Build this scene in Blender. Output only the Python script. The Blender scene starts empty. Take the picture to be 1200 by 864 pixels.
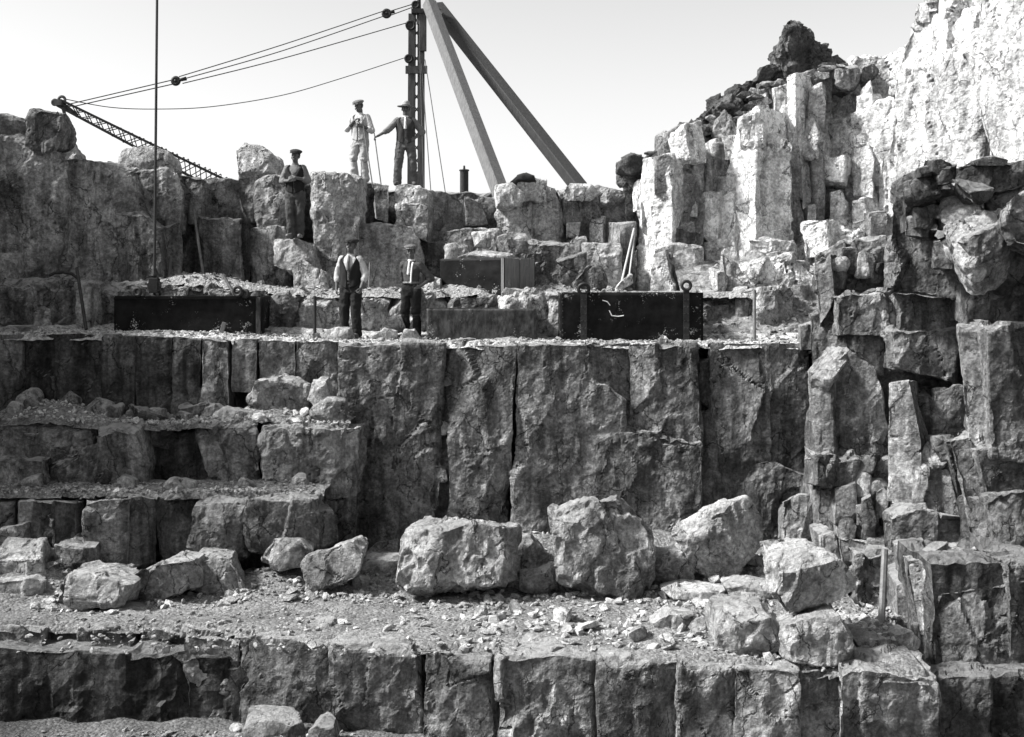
import bpy, bmesh, math, random
import numpy as np
from mathutils import Vector, Matrix
R = math.radians
S = bpy.context.scene
COL = S.collection

# ------------------------------------------------------------------ camera, sky, sun, exposure
F, CX, HY = 1450.0, 600.0, 335.0          # focal length in px of a 1200 px wide plate, horizon row
cam = bpy.data.cameras.new('camera')
cam.sensor_width = 36.0
cam.lens = 36.0 * F / 1200.0
cam.shift_y = -(432.0 - HY) / 1200.0
cam.clip_start, cam.clip_end = 0.1, 5000
camo = bpy.data.objects.new('camera', cam)
camo.rotation_euler = (R(90), 0, 0)
COL.objects.link(camo)
S.camera = camo

SUN_AZ, SUN_EL = 263.0, 43.0               # azimuth from +Y towards +X
wd = bpy.data.worlds.new('World')
S.world = wd
wd.use_nodes = True
nt = wd.node_tree
sk = nt.nodes.new('ShaderNodeTexSky')
sk.sky_type = 'NISHITA'
sk.sun_disc = False
sk.sun_elevation, sk.sun_rotation = R(SUN_EL), R(SUN_AZ)
sk.dust_density = 2.0
bw = nt.nodes.new('ShaderNodeRGBToBW')     # the place is seen on a black and white plate
nt.links.new(sk.outputs[0], bw.inputs[0])
nt.links.new(bw.outputs[0], nt.nodes['Background'].inputs[0])
nt.nodes['Background'].inputs[1].default_value = 0.08
sl = bpy.data.lights.new('sun', 'SUN')
sl.energy, sl.angle, sl.color = 2.6, R(8), (1.0, 0.995, 0.985)
so = bpy.data.objects.new('sun', sl)
sd = Vector((math.sin(R(SUN_AZ)) * math.cos(R(SUN_EL)), math.cos(R(SUN_AZ)) * math.cos(R(SUN_EL)), math.sin(R(SUN_EL))))
so.rotation_euler = sd.to_track_quat('Z', 'Y').to_euler()
COL.objects.link(so)
S.view_settings.view_transform = 'Standard'
S.view_settings.look = 'None'
S.view_settings.exposure = 1.78
S.view_settings.gamma = 1.0
S.cycles.max_bounces = 5
S.cycles.diffuse_bounces = 3

# ------------------------------------------------------------------ noise in numpy
def _hash(ix, iy, iz, k):
    h = (ix.astype(np.int64) * 374761393 + iy.astype(np.int64) * 668265263 + iz.astype(np.int64) * 2147483647 + k * 1274126177) & 0xffffffff
    h = ((h ^ (h >> 13)) * 1274126177) & 0xffffffff
    h = ((h ^ (h >> 16)) * 2246822519) & 0xffffffff
    return h ^ (h >> 15)

def _rnd(ix, iy, iz, k):
    return (_hash(ix, iy, iz, k) & 0xffff).astype(np.float32) / 65535.0

def perlin(p, k=0):
    i = np.floor(p).astype(np.int32)
    f = (p - i).astype(np.float32)
    u = f * f * f * (f * (f * 6 - 15) + 10)
    out = 0
    for dx in (0, 1):
        wx = u[:, 0] if dx else 1 - u[:, 0]
        for dy in (0, 1):
            wy = u[:, 1] if dy else 1 - u[:, 1]
            for dz in (0, 1):
                wz = u[:, 2] if dz else 1 - u[:, 2]
                h = _hash(i[:, 0] + dx, i[:, 1] + dy, i[:, 2] + dz, k)
                gx = ((h & 255).astype(np.float32) / 127.5 - 1)
                gy = (((h >> 8) & 255).astype(np.float32) / 127.5 - 1)
                gz = (((h >> 16) & 255).astype(np.float32) / 127.5 - 1)
                out = out + wx * wy * wz * (gx * (f[:, 0] - dx) + gy * (f[:, 1] - dy) + gz * (f[:, 2] - dz))
    return out

def fbm(p, octs=4, k=0, gain=0.5):
    a, s, o = 1.0, 1.0, 0
    for j in range(octs):
        o = o + a * perlin(p * s, k + j * 17)
        a *= gain
        s *= 2.03
    return o

def facets(p, k=0, width=0.1):
    """Voronoi cells, each a tilted plane: offset, distance to the cell border, random number of the cell."""
    i = np.floor(p).astype(np.int32)
    n = len(p)
    b1 = np.full(n, 9.0, np.float32)
    b2 = np.full(n, 9.0, np.float32)
    hh = np.zeros(n, np.float32)
    h2nd = np.zeros(n, np.float32)
    rr = np.zeros(n, np.float32)
    for dx in (-1, 0, 1):
        for dy in (-1, 0, 1):
            for dz in (-1, 0, 1):
                cx, cy, cz = i[:, 0] + dx, i[:, 1] + dy, i[:, 2] + dz
                h = _hash(cx, cy, cz, k)
                h2 = _hash(cx, cy, cz, k + 77)
                ex = p[:, 0] - (cx + (h & 255) / 255.0)
                ey = p[:, 1] - (cy + ((h >> 8) & 255) / 255.0)
                ez = p[:, 2] - (cz + ((h >> 16) & 255) / 255.0)
                d = (ex * ex + ey * ey + ez * ez).astype(np.float32)
                v = (((h2 & 255) / 127.5 - 1) * 0.5 + ((h2 >> 8 & 255) / 127.5 - 1) * ex * 0.9 + ((h2 >> 16 & 255) / 127.5 - 1) * ez * 0.9
                     + ((h2 >> 24 & 255) / 127.5 - 1) * ey * 0.9).astype(np.float32)
                m = d < b1
                h2nd = np.where(m, hh, np.where(d < b2, v, h2nd))
                b2 = np.where(m, b1, np.minimum(b2, d))
                b1 = np.where(m, d, b1)
                hh = np.where(m, v, hh)
                rr = np.where(m, ((h2 >> 5) & 255) / np.float32(255), rr)
    e = np.sqrt(b2) - np.sqrt(b1)
    t = np.clip(e / width, 0, 1)
    t = 0.5 + 0.5 * t * t * (3 - 2 * t)
    return hh * t + h2nd * (1 - t), e, rr

# ------------------------------------------------------------------ materials
def mat_new(name):
    m = bpy.data.materials.new(name)
    m.use_nodes = True
    t = m.node_tree
    b = t.nodes['Principled BSDF']
    b.inputs['Roughness'].default_value = 0.9
    b.inputs['Specular IOR Level'].default_value = 0.25
    return m, t, b

class NG:
    """Small helper for wiring nodes."""
    def __init__(s, t): s.t = t
    def n(s, kind, **kw):
        x = s.t.nodes.new(kind)
        for a, v in kw.items(): setattr(x, a, v)
        return x
    def link(s, a, b): s.t.links.new(a, b)
    def val(s, x, sock):
        if isinstance(x, (int, float)): sock.default_value = x
        else: s.link(x, sock)
    def math(s, op, a, b=0.0, c=None, clamp=False):
        x = s.n('ShaderNodeMath', operation=op, use_clamp=clamp)
        s.val(a, x.inputs[0]); s.val(b, x.inputs[1])
        if c is not None: s.val(c, x.inputs[2])
        return x.outputs[0]
    def noise(s, vec, scale, detail=4, rough=0.55, dist=0.0):
        x = s.n('ShaderNodeTexNoise')
        x.inputs['Scale'].default_value = scale
        x.inputs['Detail'].default_value = detail
        x.inputs['Roughness'].default_value = rough
        x.inputs['Distortion'].default_value = dist
        s.link(vec, x.inputs['Vector'])
        return x.outputs['Fac']
    def ramp(s, x, lo, hi, a=0.0, b=1.0):
        r = s.n('ShaderNodeMapRange', clamp=True, interpolation_type='SMOOTHSTEP')
        s.link(x, r.inputs[0])
        for k, v in zip((1, 2, 3, 4), (lo, hi, a, b)): r.inputs[k].default_value = v
        return r.outputs[0]
    def scaled(s, vec, xyz):
        m = s.n('ShaderNodeMapping')
        m.inputs['Scale'].default_value = xyz
        s.link(vec, m.inputs['Vector'])
        return m.outputs[0]
    def grey(s, v):
        c = s.n('ShaderNodeCombineColor')
        for k in range(3): s.link(v, c.inputs[k])
        return c.outputs[0]

def rock_material(name, base, patch=0.5, streak=0.45, scuff=0.5, bump=0.9, tone=0.8, dust=0.35, facet=0.85):
    m, t, b = mat_new(name)
    g = NG(t)
    pos = g.n('ShaderNodeNewGeometry').outputs['Position']
    at = g.n('ShaderNodeAttribute', attribute_name='tone').outputs['Fac']
    rnd = g.n('ShaderNodeObjectInfo').outputs['Random']
    off = g.n('ShaderNodeVectorMath', operation='ADD')
    cmb = g.n('ShaderNodeCombineXYZ')
    for k_, f_ in enumerate((37.0, 11.0, 23.0)): g.link(g.math('MULTIPLY', rnd, f_), cmb.inputs[k_])
    g.link(pos, off.inputs[0]); g.link(cmb.outputs[0], off.inputs[1])
    pos = off.outputs[0]
    n1 = g.noise(pos, 0.9, 9, 0.62, 0.4)
    n2 = g.noise(g.scaled(pos, (4.5, 4.5, 0.35)), 1.0, 6, 0.6)
    n3 = g.noise(pos, 22.0, 6, 0.7)
    n4 = g.noise(pos, 5.0, 8, 0.68, 0.6)
    n5 = g.noise(g.scaled(pos, (14, 14, 1.3)), 1.0, 4, 0.6)
    v = g.ramp(n1, 0.36, 0.64, 1.0 - patch, 1.0 + patch * 0.5)
    v = g.math('MULTIPLY', v, g.ramp(n2, 0.35, 0.62, 1.0 - streak, 1.08))
    v = g.math('MULTIPLY', v, g.ramp(n5, 0.3, 0.6, 1.0 - streak * 0.5, 1.06))
    v = g.math('MULTIPLY', v, g.ramp(n3, 0.34, 0.66, 0.66, 1.34))
    v = g.math('MULTIPLY', v, g.ramp(n4, 0.36, 0.64, 0.70, 1.28))
    v = g.math('MULTIPLY', v, g.math('MULTIPLY_ADD', at, tone, 1.0 - tone * 0.5))
    v = g.math('MULTIPLY', v, g.math('MULTIPLY_ADD', rnd, base * 0.36, base * 0.82))
    # hairline joints, long and upright, here and there
    wc = g.n('ShaderNodeTexNoise'); wc.inputs['Scale'].default_value = 1.6; wc.inputs['Detail'].default_value = 6; wc.inputs['Roughness'].default_value = 0.6
    g.link(pos, wc.inputs['Vector'])
    wd_ = g.n('ShaderNodeVectorMath', operation='MULTIPLY_ADD')
    g.link(wc.outputs['Color'], wd_.inputs[0]); wd_.inputs[1].default_value = (.5, .5, .7); g.link(pos, wd_.inputs[2])
    crk = None
    for sc_, wid, lo_ in (((1.5, 1.5, .55), .012, .47), ((3.6, 3.6, 1.9), .020, .53)):
        ve = g.n('ShaderNodeTexVoronoi', feature='DISTANCE_TO_EDGE'); ve.inputs['Scale'].default_value = 1.0
        g.link(g.scaled(wd_.outputs[0], sc_), ve.inputs['Vector'])
        c_ = g.math('MULTIPLY', g.ramp(ve.outputs['Distance'], 0.0, wid, 1.0, 0.0), g.ramp(g.noise(pos, 1.1 + sc_[0] * .4, 3, 0.5), lo_, lo_ + .06, 0.0, 1.0))
        crk = c_ if crk is None else g.math('MAXIMUM', crk, c_)
    v = g.math('MULTIPLY', v, g.math('MULTIPLY_ADD', crk, -0.75, 1.0))
    # pale bruises where the stone has been struck
    sc = g.ramp(g.math('MULTIPLY', g.noise(pos, 9.0, 6, 0.75, 1.0), g.noise(pos, 2.3, 3, 0.5)), 0.315, 0.40, 0.0, scuff)
    v = g.math('ADD', v, g.math('MULTIPLY', sc, base * 0.9))
    # stone dust lying on what faces up
    nz = g.n('ShaderNodeSeparateXYZ')
    g.link(g.n('ShaderNodeNewGeometry').outputs['Normal'], nz.inputs[0])
    du = g.math('MULTIPLY', g.ramp(nz.outputs[2], 0.45, 0.9, 0.0, dust), g.ramp(n4, 0.3, 0.55, 0.3, 1.0))
    mx = g.n('ShaderNodeMix')
    g.link(du, mx.inputs[0]); g.link(v, mx.inputs[2]); mx.inputs[3].default_value = min(0.5, base * 1.5)
    g.link(g.grey(mx.outputs[0]), b.inputs['Base Color'])
    rd = g.n('ShaderNodeTexNoise', noise_type='RIDGED_MULTIFRACTAL', normalize=True)
    rd.inputs['Scale'].default_value = 5.0; rd.inputs['Detail'].default_value = 8; rd.inputs['Roughness'].default_value = 0.6; rd.inputs['Distortion'].default_value = 0.7
    g.link(pos, rd.inputs['Vector'])
    h = g.math('ADD', g.math('MULTIPLY', rd.outputs['Fac'], 0.55), g.math('MULTIPLY', g.noise(pos, 9.0, 10, 0.7, 0.5), 0.9))
    h = g.math('ADD', h, g.math('MULTIPLY', g.noise(pos, 40.0, 5, 0.75), 0.25))
    h = g.math('ADD', h, g.math('MULTIPLY', n5, 0.12))
    h = g.math('ADD', h, g.math('MULTIPLY', crk, -0.5))
    wob = g.n('ShaderNodeTexNoise'); wob.inputs['Scale'].default_value = 3.0; wob.inputs['Detail'].default_value = 4
    g.link(pos, wob.inputs['Vector'])
    wv = g.n('ShaderNodeVectorMath', operation='MULTIPLY_ADD')
    g.link(wob.outputs['Color'], wv.inputs[0]); wv.inputs[1].default_value = (.22, .22, .22); g.link(pos, wv.inputs[2])
    for sc_, am_ in ((5.5, 0.9), (15.0, 0.8)):
        vf = g.n('ShaderNodeTexVoronoi'); vf.inputs['Scale'].default_value = sc_
        g.link(wv.outputs[0], vf.inputs['Vector'])
        d1 = g.n('ShaderNodeVectorMath', operation='SUBTRACT'); g.link(wv.outputs[0], d1.inputs[0]); g.link(vf.outputs['Position'], d1.inputs[1])
        d2 = g.n('ShaderNodeVectorMath', operation='SUBTRACT'); g.link(vf.outputs['Color'], d2.inputs[0]); d2.inputs[1].default_value = (.5, .5, .5)
        dt = g.n('ShaderNodeVectorMath', operation='DOT_PRODUCT'); g.link(d1.outputs[0], dt.inputs[0]); g.link(d2.outputs[0], dt.inputs[1])
        h = g.math('ADD', h, g.math('MULTIPLY', dt.outputs['Value'], facet * am_ * 8.0))
    bp = g.n('ShaderNodeBump')
    bp.inputs['Strength'].default_value = bump
    bp.inputs['Distance'].default_value = 0.13
    g.link(h, bp.inputs['Height'])
    g.link(bp.outputs[0], b.inputs['Normal'])
    return m

M = {}
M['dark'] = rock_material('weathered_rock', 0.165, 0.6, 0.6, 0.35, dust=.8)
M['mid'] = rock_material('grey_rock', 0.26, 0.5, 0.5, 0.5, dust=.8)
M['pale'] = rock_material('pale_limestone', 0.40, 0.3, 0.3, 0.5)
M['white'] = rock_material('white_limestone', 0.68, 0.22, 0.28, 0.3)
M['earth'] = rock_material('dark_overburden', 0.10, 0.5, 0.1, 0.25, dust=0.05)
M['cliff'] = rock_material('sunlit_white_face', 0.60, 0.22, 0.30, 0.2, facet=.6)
M['joint'] = rock_material('shade_grey_face', 0.27, 0.4, 0.3, 0.5, dust=.6)  # grey carries the shade of the cliff's front faces in its colour
M['boulder'] = rock_material('broken_limestone', 0.31, 0.4, 0.12, 0.7, dust=0.4)

def fines_material(name, base):
    m, t, b = mat_new(name)
    g = NG(t)
    pos = g.n('ShaderNodeNewGeometry').outputs['Position']
    v = g.ramp(g.noise(pos, 1.3, 8, 0.65), 0.3, 0.7, 0.72, 1.15)
    v = g.math('MULTIPLY', v, g.ramp(g.noise(pos, 30, 5, 0.75), 0.25, 0.75, 0.5, 1.5))
    vo = g.n('ShaderNodeTexVoronoi'); vo.inputs['Scale'].default_value = 26
    g.link(pos, vo.inputs['Vector'])
    sp = g.n('ShaderNodeSeparateColor'); g.link(vo.outputs['Color'], sp.inputs[0])
    v = g.math('MULTIPLY', v, g.ramp(sp.outputs[0], 0.0, 1.0, 0.7, 1.3))
    g.link(g.grey(g.math('MULTIPLY', v, base)), b.inputs['Base Color'])
    h = g.math('ADD', g.math('MULTIPLY', vo.outputs['Distance'], -0.9), g.noise(pos, 40, 6, 0.7))
    bp = g.n('ShaderNodeBump'); bp.inputs['Strength'].default_value = 0.8; bp.inputs['Distance'].default_value = 0.03
    g.link(h, bp.inputs['Height']); g.link(bp.outputs[0], b.inputs['Normal'])
    return m
M['chips'] = rock_material('fresh_chips', 0.42, 0.25, 0.0, 0.4, dust=.2)
M['midfines'] = fines_material('grey_stone_dust', 0.27)
M['fines'] = fines_material('crushed_stone', 0.19)
M['dust'] = fines_material('pale_stone_dust', 0.42)
M['soil'] = fines_material('hill_soil', 0.13)

def plain(name, v, rough=0.7, metal=0.0, var=0.35, scale=8, spots=0.0, stretch=None, bump=0.25):
    m, t, b = mat_new(name)
    g = NG(t)
    co = g.n('ShaderNodeTexCoord').outputs['Object']
    vec = g.scaled(co, stretch) if stretch else co
    x = g.ramp(g.noise(vec, scale, 7, 0.65), 0.28, 0.72, 1 - var, 1 + var)
    x = g.math('MULTIPLY', x, v)
    if spots:
        sp = g.ramp(g.math('MULTIPLY', g.noise(co, 38, 4, 0.7), g.noise(co, 3.1, 3)), 0.36, 0.40, 0.0, spots)
        x = g.math('ADD', x, sp)
    g.link(g.grey(x), b.inputs['Base Color'])
    b.inputs['Roughness'].default_value = rough
    b.inputs['Metallic'].default_value = metal
    bp = g.n('ShaderNodeBump'); bp.inputs['Strength'].default_value = bump; bp.inputs['Distance'].default_value = 0.02
    g.link(g.noise(vec, scale * 3, 6, 0.65), bp.inputs['Height'])
    g.link(bp.outputs[0], b.inputs['Normal'])
    return m
M['tar'] = plain('tarred_plate', 0.008, 0.6, 0.0, 0.5, 5, 0.35)
M['tar'].node_tree.nodes['Principled BSDF'].inputs['Specular IOR Level'].default_value = 0.08
M['plate'] = plain('worn_plate', 0.04, 0.75, 0.0, 0.8, 9, 0.2, (1, 1, 0.5), 0.6)
M['rustplate'] = plain('rusted_plate', 0.14, 0.7, 0.0, 0.4, 6, 0.1, (4, 4, 0.4))
M['iron'] = plain('dark_iron', 0.03, 0.55, 0.3, 0.4, 12)
M['steel'] = plain('weathered_steel', 0.06, 0.6, 0.2, 0.4, 4, 0, (3, 3, 0.6))
M['barsteel'] = plain('worn_bar', 0.16, 0.5, 0.3, 0.3, 10)
M['timber'] = plain('pale_timber', 0.11, 0.8, 0, 0.35, 3, 0, (9, 9, 0.9), 0.5)
M['darktimber'] = plain('dark_timber', 0.035, 0.8, 0, 0.35, 3, 0, (9, 9, 0.9), 0.5)
M['rope'] = plain('wire_rope', 0.03, 0.7, 0, 0.3, 30)
M['skin'] = plain('skin', 0.10, 0.6, 0, 0.14, 20, 0, None, 0.08)
M['hair'] = plain('dark_hair', 0.03, 0.7, 0, 0.3, 40)
M['eye'] = plain('eye', 0.02, 0.3)
M['shirt_pale'] = plain('pale_shirt', 0.42, 0.9, 0, 0.06, 9, 0, None, 0.3)
M['shirt_grey'] = plain('grey_shirt', 0.15, 0.9, 0, 0.2, 9, 0, None, 0.3)
M['shirt_dark'] = plain('dark_shirt', 0.06, 0.9, 0, 0.25, 9, 0, None, 0.3)
M['vest_pale'] = plain('pale_waistcoat', 0.36, 0.9, 0, 0.06, 9, 0, None, 0.3)
M['vest_dark'] = plain('dark_waistcoat', 0.014, 0.9, 0, 0.3, 9, 0, None, 0.3)
M['vest_grey'] = plain('charcoal_waistcoat', 0.035, 0.9, 0, 0.3, 9, 0, None, 0.3)
M['trouser_pale'] = plain('pale_trousers', 0.34, 0.9, 0, 0.08, 6, 0, None, 0.4)
M['trouser_grey'] = plain('grey_trousers', 0.09, 0.9, 0, 0.3, 6, 0, None, 0.4)
M['trouser_mid'] = plain('worn_trousers', 0.055, 0.9, 0, 0.35, 6, 0, None, 0.4)
M['trouser_dark'] = plain('dark_trousers', 0.014, 0.9, 0, 0.35, 6, 0, None, 0.4)
M['leather'] = plain('boot_leather', 0.05, 0.6, 0, 0.3, 15)
M['felt_dark'] = plain('dark_cap_cloth', 0.03, 0.9, 0, 0.3, 20)
M['felt_grey'] = plain('grey_cap_cloth', 0.12, 0.9, 0, 0.3, 20)
M['felt_pale'] = plain('pale_hat_felt', 0.3, 0.9, 0, 0.2, 20)
M['cloth_white'] = plain('white_neck_cloth', 0.65, 0.9, 0, 0.1, 20)
M['sack'] = plain('dark_sacking', 0.03, 0.95, 0, 0.3, 12, 0, None, 0.5)

# ------------------------------------------------------------------ mesh and object helpers
def mesh_np(name, v, q, mat, tone=None, smooth=False):
    """Mesh from numpy vertices and faces (all quads or all triangles)."""
    me = bpy.data.meshes.new(name)
    n, k = q.shape
    me.vertices.add(len(v)); me.vertices.foreach_set('co', v.astype(np.float32).ravel())
    me.loops.add(n * k); me.loops.foreach_set('vertex_index', q.astype(np.int32).ravel())
    me.polygons.add(n)
    me.polygons.foreach_set('loop_start', np.arange(0, n * k, k, dtype=np.int32))
    me.polygons.foreach_set('loop_total', np.full(n, k, np.int32))
    me.polygons.foreach_set('use_smooth', np.full(n, smooth, bool))
    if tone is not None:
        a = me.attributes.new('tone', 'FLOAT', 'POINT')
        a.data.foreach_set('value', tone.astype(np.float32))
    me.update(calc_edges=True)
    me.materials.append(M[mat] if isinstance(mat, str) else mat)
    return me

def link(name, me, parent=None, loc=None):
    o = bpy.data.objects.new(name, me)
    COL.objects.link(o)
    if parent is not None: o.parent = parent
    if loc is not None: o.location = loc
    return o

def tag(o, label, cat, group=None, kind=None):
    if label: o['label'] = label
    if cat: o['category'] = cat
    if group: o['group'] = group
    if kind: o['kind'] = kind
    return o

def empty(name, label, cat, loc=(0, 0, 0), group=None, kind=None, rotz=0):
    o = bpy.data.objects.new(name, None)
    COL.objects.link(o)
    o.location = loc
    o.rotation_euler = (0, 0, rotz)
    o.empty_display_size = 0.2
    return tag(o, label, cat, group, kind)

def at(px, py, D):
    """The point of the place seen at plate position (px, py), D metres out."""
    return np.array([(px - CX) / F * D, D, (HY - py) / F * D])

_lat = {}
def lattice(nx, ny, nz, closed):
    key = (nx, ny, nz, closed)
    if key in _lat: return _lat[key]
    quads = []
    def face(fix, val, na, nb, flip):
        a, b = np.meshgrid(np.arange(na), np.arange(nb), indexing='ij')
        a, b = a.ravel(), b.ravel()
        def pt(a, b):
            if fix == 0: return np.stack([np.full_like(a, val), a, b], 1)
            if fix == 1: return np.stack([a, np.full_like(a, val), b], 1)
            return np.stack([a, b, np.full_like(a, val)], 1)
        c = [pt(a, b), pt(a + 1, b), pt(a + 1, b + 1), pt(a, b + 1)]
        if flip: c = c[::-1]
        quads.append(np.stack(c, 1))
    face(1, 0, nx, nz, False)
    face(0, 0, ny, nz, True); face(0, nx, ny, nz, False)
    face(2, nz, nx, ny, False); face(2, 0, nx, ny, True)
    if closed: face(1, ny, nx, nz, True)
    q = np.concatenate(quads)
    key3 = (q[..., 0] * (ny + 1) + q[..., 1]) * (nz + 1) + q[..., 2]
    u, inv = np.unique(key3.ravel(), return_inverse=True)
    iz = u % (nz + 1); r = u // (nz + 1); iy = r % (ny + 1); ix = r // (ny + 1)
    res = (np.stack([ix, iy, iz], 1), inv.reshape(-1, 4))
    _lat[key] = res
    return res

def vnormals(v, q):
    a = v[q[:, 2]] - v[q[:, 0]]
    b = v[q[:, 3 if q.shape[1] == 4 else 1]] - v[q[:, 1 if q.shape[1] == 4 else 2]]
    fn = np.cross(a, b)
    out = np.zeros_like(v)
    for k in range(3):
        w = fn[:, k]
        s = 0
        for j in range(q.shape[1]):
            s = s + np.bincount(q[:, j], weights=w, minlength=len(v))
        out[:, k] = s
    l = np.linalg.norm(out, axis=1, keepdims=True)
    return out / np.maximum(l, 1e-9)

def hull(P):
    """Convex outline of the points."""
    P = sorted(map(tuple, P))
    def half(ps):
        o = []
        for p in ps:
            while len(o) > 1 and (o[-1][0] - o[-2][0]) * (p[1] - o[-2][1]) - (o[-1][1] - o[-2][1]) * (p[0] - o[-2][0]) <= 0: o.pop()
            o.append(p)
        return o[:-1]
    return np.array(half(P) + half(P[::-1]), float)

def rock_mesh(name, poly, D, T, mat='mid', seed=0, yaw=0, pitch=0, chips=7, chip=0.10, split=2, rough=1.0, res=2.3,
              closed=False, tone=0.5, cuts=(), cell=0.55, edge=0.25, crack=0.0, smooth=False, field=None, grow=1.0, tall=1.9):
    """A block of quarried stone. POLY: its outline as seen on the plate; its face is a plane D metres out, turned
    by yaw (to the left) and pitch (upwards); T: thickness. Planes cut it and chip its edges, then joints, facets and grain displace it."""
    rng = random.Random(seed * 7919 + 13)
    P = hull(np.array(poly, float))
    P = P.mean(0) + (P - P.mean(0)) * grow
    cx, cy = P.mean(0)
    c = at(cx, cy, D)
    n = np.array([-math.sin(R(yaw)) * math.cos(R(pitch)), -math.cos(R(yaw)) * math.cos(R(pitch)), math.sin(R(pitch))])
    ux = np.cross(n, [0, 0, 1.0]); ux = -ux / np.linalg.norm(ux)
    if ux[0] < 0: ux = -ux
    uz = np.cross(ux, -n); uz /= np.linalg.norm(uz)
    if uz[2] < 0: uz = -uz
    L = []
    for x, y in P:
        d = at(x, y, 1.0)
        s = (c @ n) / (d @ n)
        w = d * s - c
        L.append((w @ ux, w @ uz))
    L = np.array(L)
    lo, hi = L.min(0), L.max(0)
    h = res * D / F
    sx, sz = hi - lo
    nx, nz = max(4, int(sx / h)), max(4, int(sz / h))
    ny = max(3, int(T / (h * 1.8)))
    while nx * nz > 90000: nx, nz = int(nx * .8), int(nz * .8)
    ij, q = lattice(nx, ny, nz, closed)
    # finer near the face
    t = (ij[:, 1] / ny) ** 1.25
    p = np.stack([lo[0] + sx * ij[:, 0] / nx, T * t, lo[1] + sz * ij[:, 2] / nz], 1)   # local: x right, y into the rock, z up
    size = max(0.15, min(sx, sz))
    planes = []
    area = 0.5 * np.sum(L[:, 0] * np.roll(L[:, 1], -1) - np.roll(L[:, 0], -1) * L[:, 1])
    if area < 0: L = L[::-1]
    m = len(L)
    for a in range(m):
        e = L[(a + 1) % m] - L[a]
        l = np.hypot(*e)
        if l < 1e-6: continue
        o = np.array([e[1], -e[0]]) / l
        ty = rng.uniform(-0.12, 0.12) if not closed else rng.uniform(-0.25, 0.18)
        nn = np.array([o[0], ty, o[1]]); nn /= np.linalg.norm(nn)
        planes.append((nn, nn @ np.array([L[a][0], 0 if ty < 0 else T * 0.0, L[a][1]])))
    for (px, py, nx_, ny_, nz_) in cuts:                          # cuts given by hand: a point of the face and a direction in the place
        d = at(px, py, 1.0)
        w = d * ((c @ n) / (d @ n)) - c
        nw = np.array([nx_, ny_, nz_], float)
        nn = np.array([nw @ ux, nw @ -n, nw @ uz]); nn /= np.linalg.norm(nn)
        planes.append((nn, nn @ np.array([w @ ux, 0, w @ uz])))
    def support(nn, depth=False):
        d = (L[:, 0] * nn[0] + L[:, 1] * nn[2]).max()
        return d + (T * nn[1] if depth else 0)
    for k in range(split):                                        # broad facets over the face
        th, tl = rng.uniform(0, 6.283), rng.uniform(0.25, 0.9) if closed else rng.uniform(0.12, 0.5)
        nn = np.array([math.cos(th) * tl, -1, math.sin(th) * tl]); nn /= np.linalg.norm(nn)
        planes.append((nn, support(nn) - min(0.30, size * 0.2) * rng.uniform(0.35, 1.0) * (1.6 if closed else 1.0)))
    for k in range(chips):                                        # corners and arrises knocked off
        a = rng.randrange(m)
        if rng.random() < 0.6:
            o = L[a] - L.mean(0)
        else:
            e = L[(a + 1) % m] - L[a]
            o = np.array([e[1], -e[0]])
        o = o / max(1e-6, np.hypot(*o)) + np.array([rng.uniform(-.3, .3), rng.uniform(-.3, .3)])
        nn = np.array([o[0], -rng.uniform(0.25, 1.3), o[1]]); nn /= np.linalg.norm(nn)
        planes.append((nn, support(nn) - min(size, 1.2) * chip * rng.uniform(0.2, 1.0)))
        if closed:
            nn = np.array([o[0], rng.uniform(0.35, 1.3), o[1]]); nn /= np.linalg.norm(nn)
            planes.append((nn, support(nn, True) - size * chip * rng.uniform(0.3, 1.6)))
    for _ in range(2):
        for nn, dd in planes:
            s = p @ nn - dd
            p -= np.maximum(s, 0)[:, None] * nn
    w = c + p[:, :1] * ux + p[:, 1:2] * -n + p[:, 2:] * uz
    nrm = vnormals(w, q)
    if ((nrm @ n) * (ij[:, 1] == 0)).sum() < 0:
        q = q[:, ::-1]
        nrm = -nrm
    fs = seed if field is None else field
    sh = np.array([fs * 3.17, fs * 1.31, fs * 2.23])
    k = rough * min(1.0, size / 0.8)
    wn = w + 0.07 * np.stack([fbm(w * 2.3 + sh + 5, 3), fbm(w * 2.3 + sh + 25, 3), fbm(w * 2.3 + sh + 45, 3)], 1)
    f1, e1, r1 = facets(wn / np.array([cell, cell, cell * tall]) + sh, 3, .07)
    f2, e2, r2 = facets(wn / np.array([cell * .42, cell * .42, cell * .3 * tall]) + sh, 9, .16)
    f3, e3, r3 = facets(wn / (cell * .17) + sh, 15, .4)
    m2 = np.clip(0.5 + 1.6 * fbm(w * 0.9 + sh + 60, 2), 0.15, 1.3)          # smooth sawn or split parts beside shattered parts
    disp = k * (0.075 * f1 + m2 * (0.056 * f2 + 0.020 * f3) + 0.025 * fbm(w * 0.8 + sh, 2) + 0.010 * fbm(w * 8.0, 4, 5, 0.6))
    if closed: disp = k * (0.075 * f1 + 0.040 * f2 + 0.010 * f3 * m2 + 0.008 * fbm(w * 8.0, 4, 5, 0.6))
    gw = 0.012 + 0.03 * np.clip(fbm(w * 1.7 + sh, 2, 8), 0, 1)
    disp -= k * (0.05 + crack * 2) * np.exp(-(e1 / gw) ** 2) * (r1 > 0.8)
    w = w + nrm * disp[:, None]
    lat = edge * 0.10 * k
    w[:, 0] += lat * fbm(w * 4.0 + 11, 3, 21)
    w[:, 2] += lat * fbm(w * 4.0 + 31, 3, 22)
    tn = np.clip(tone + 0.4 * (r1 - 0.5) + 0.4 * (r2 - 0.5) * m2 + 0.35 * (r3 - 0.5) * m2, 0, 1.7)
    return w, q, tn

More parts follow.
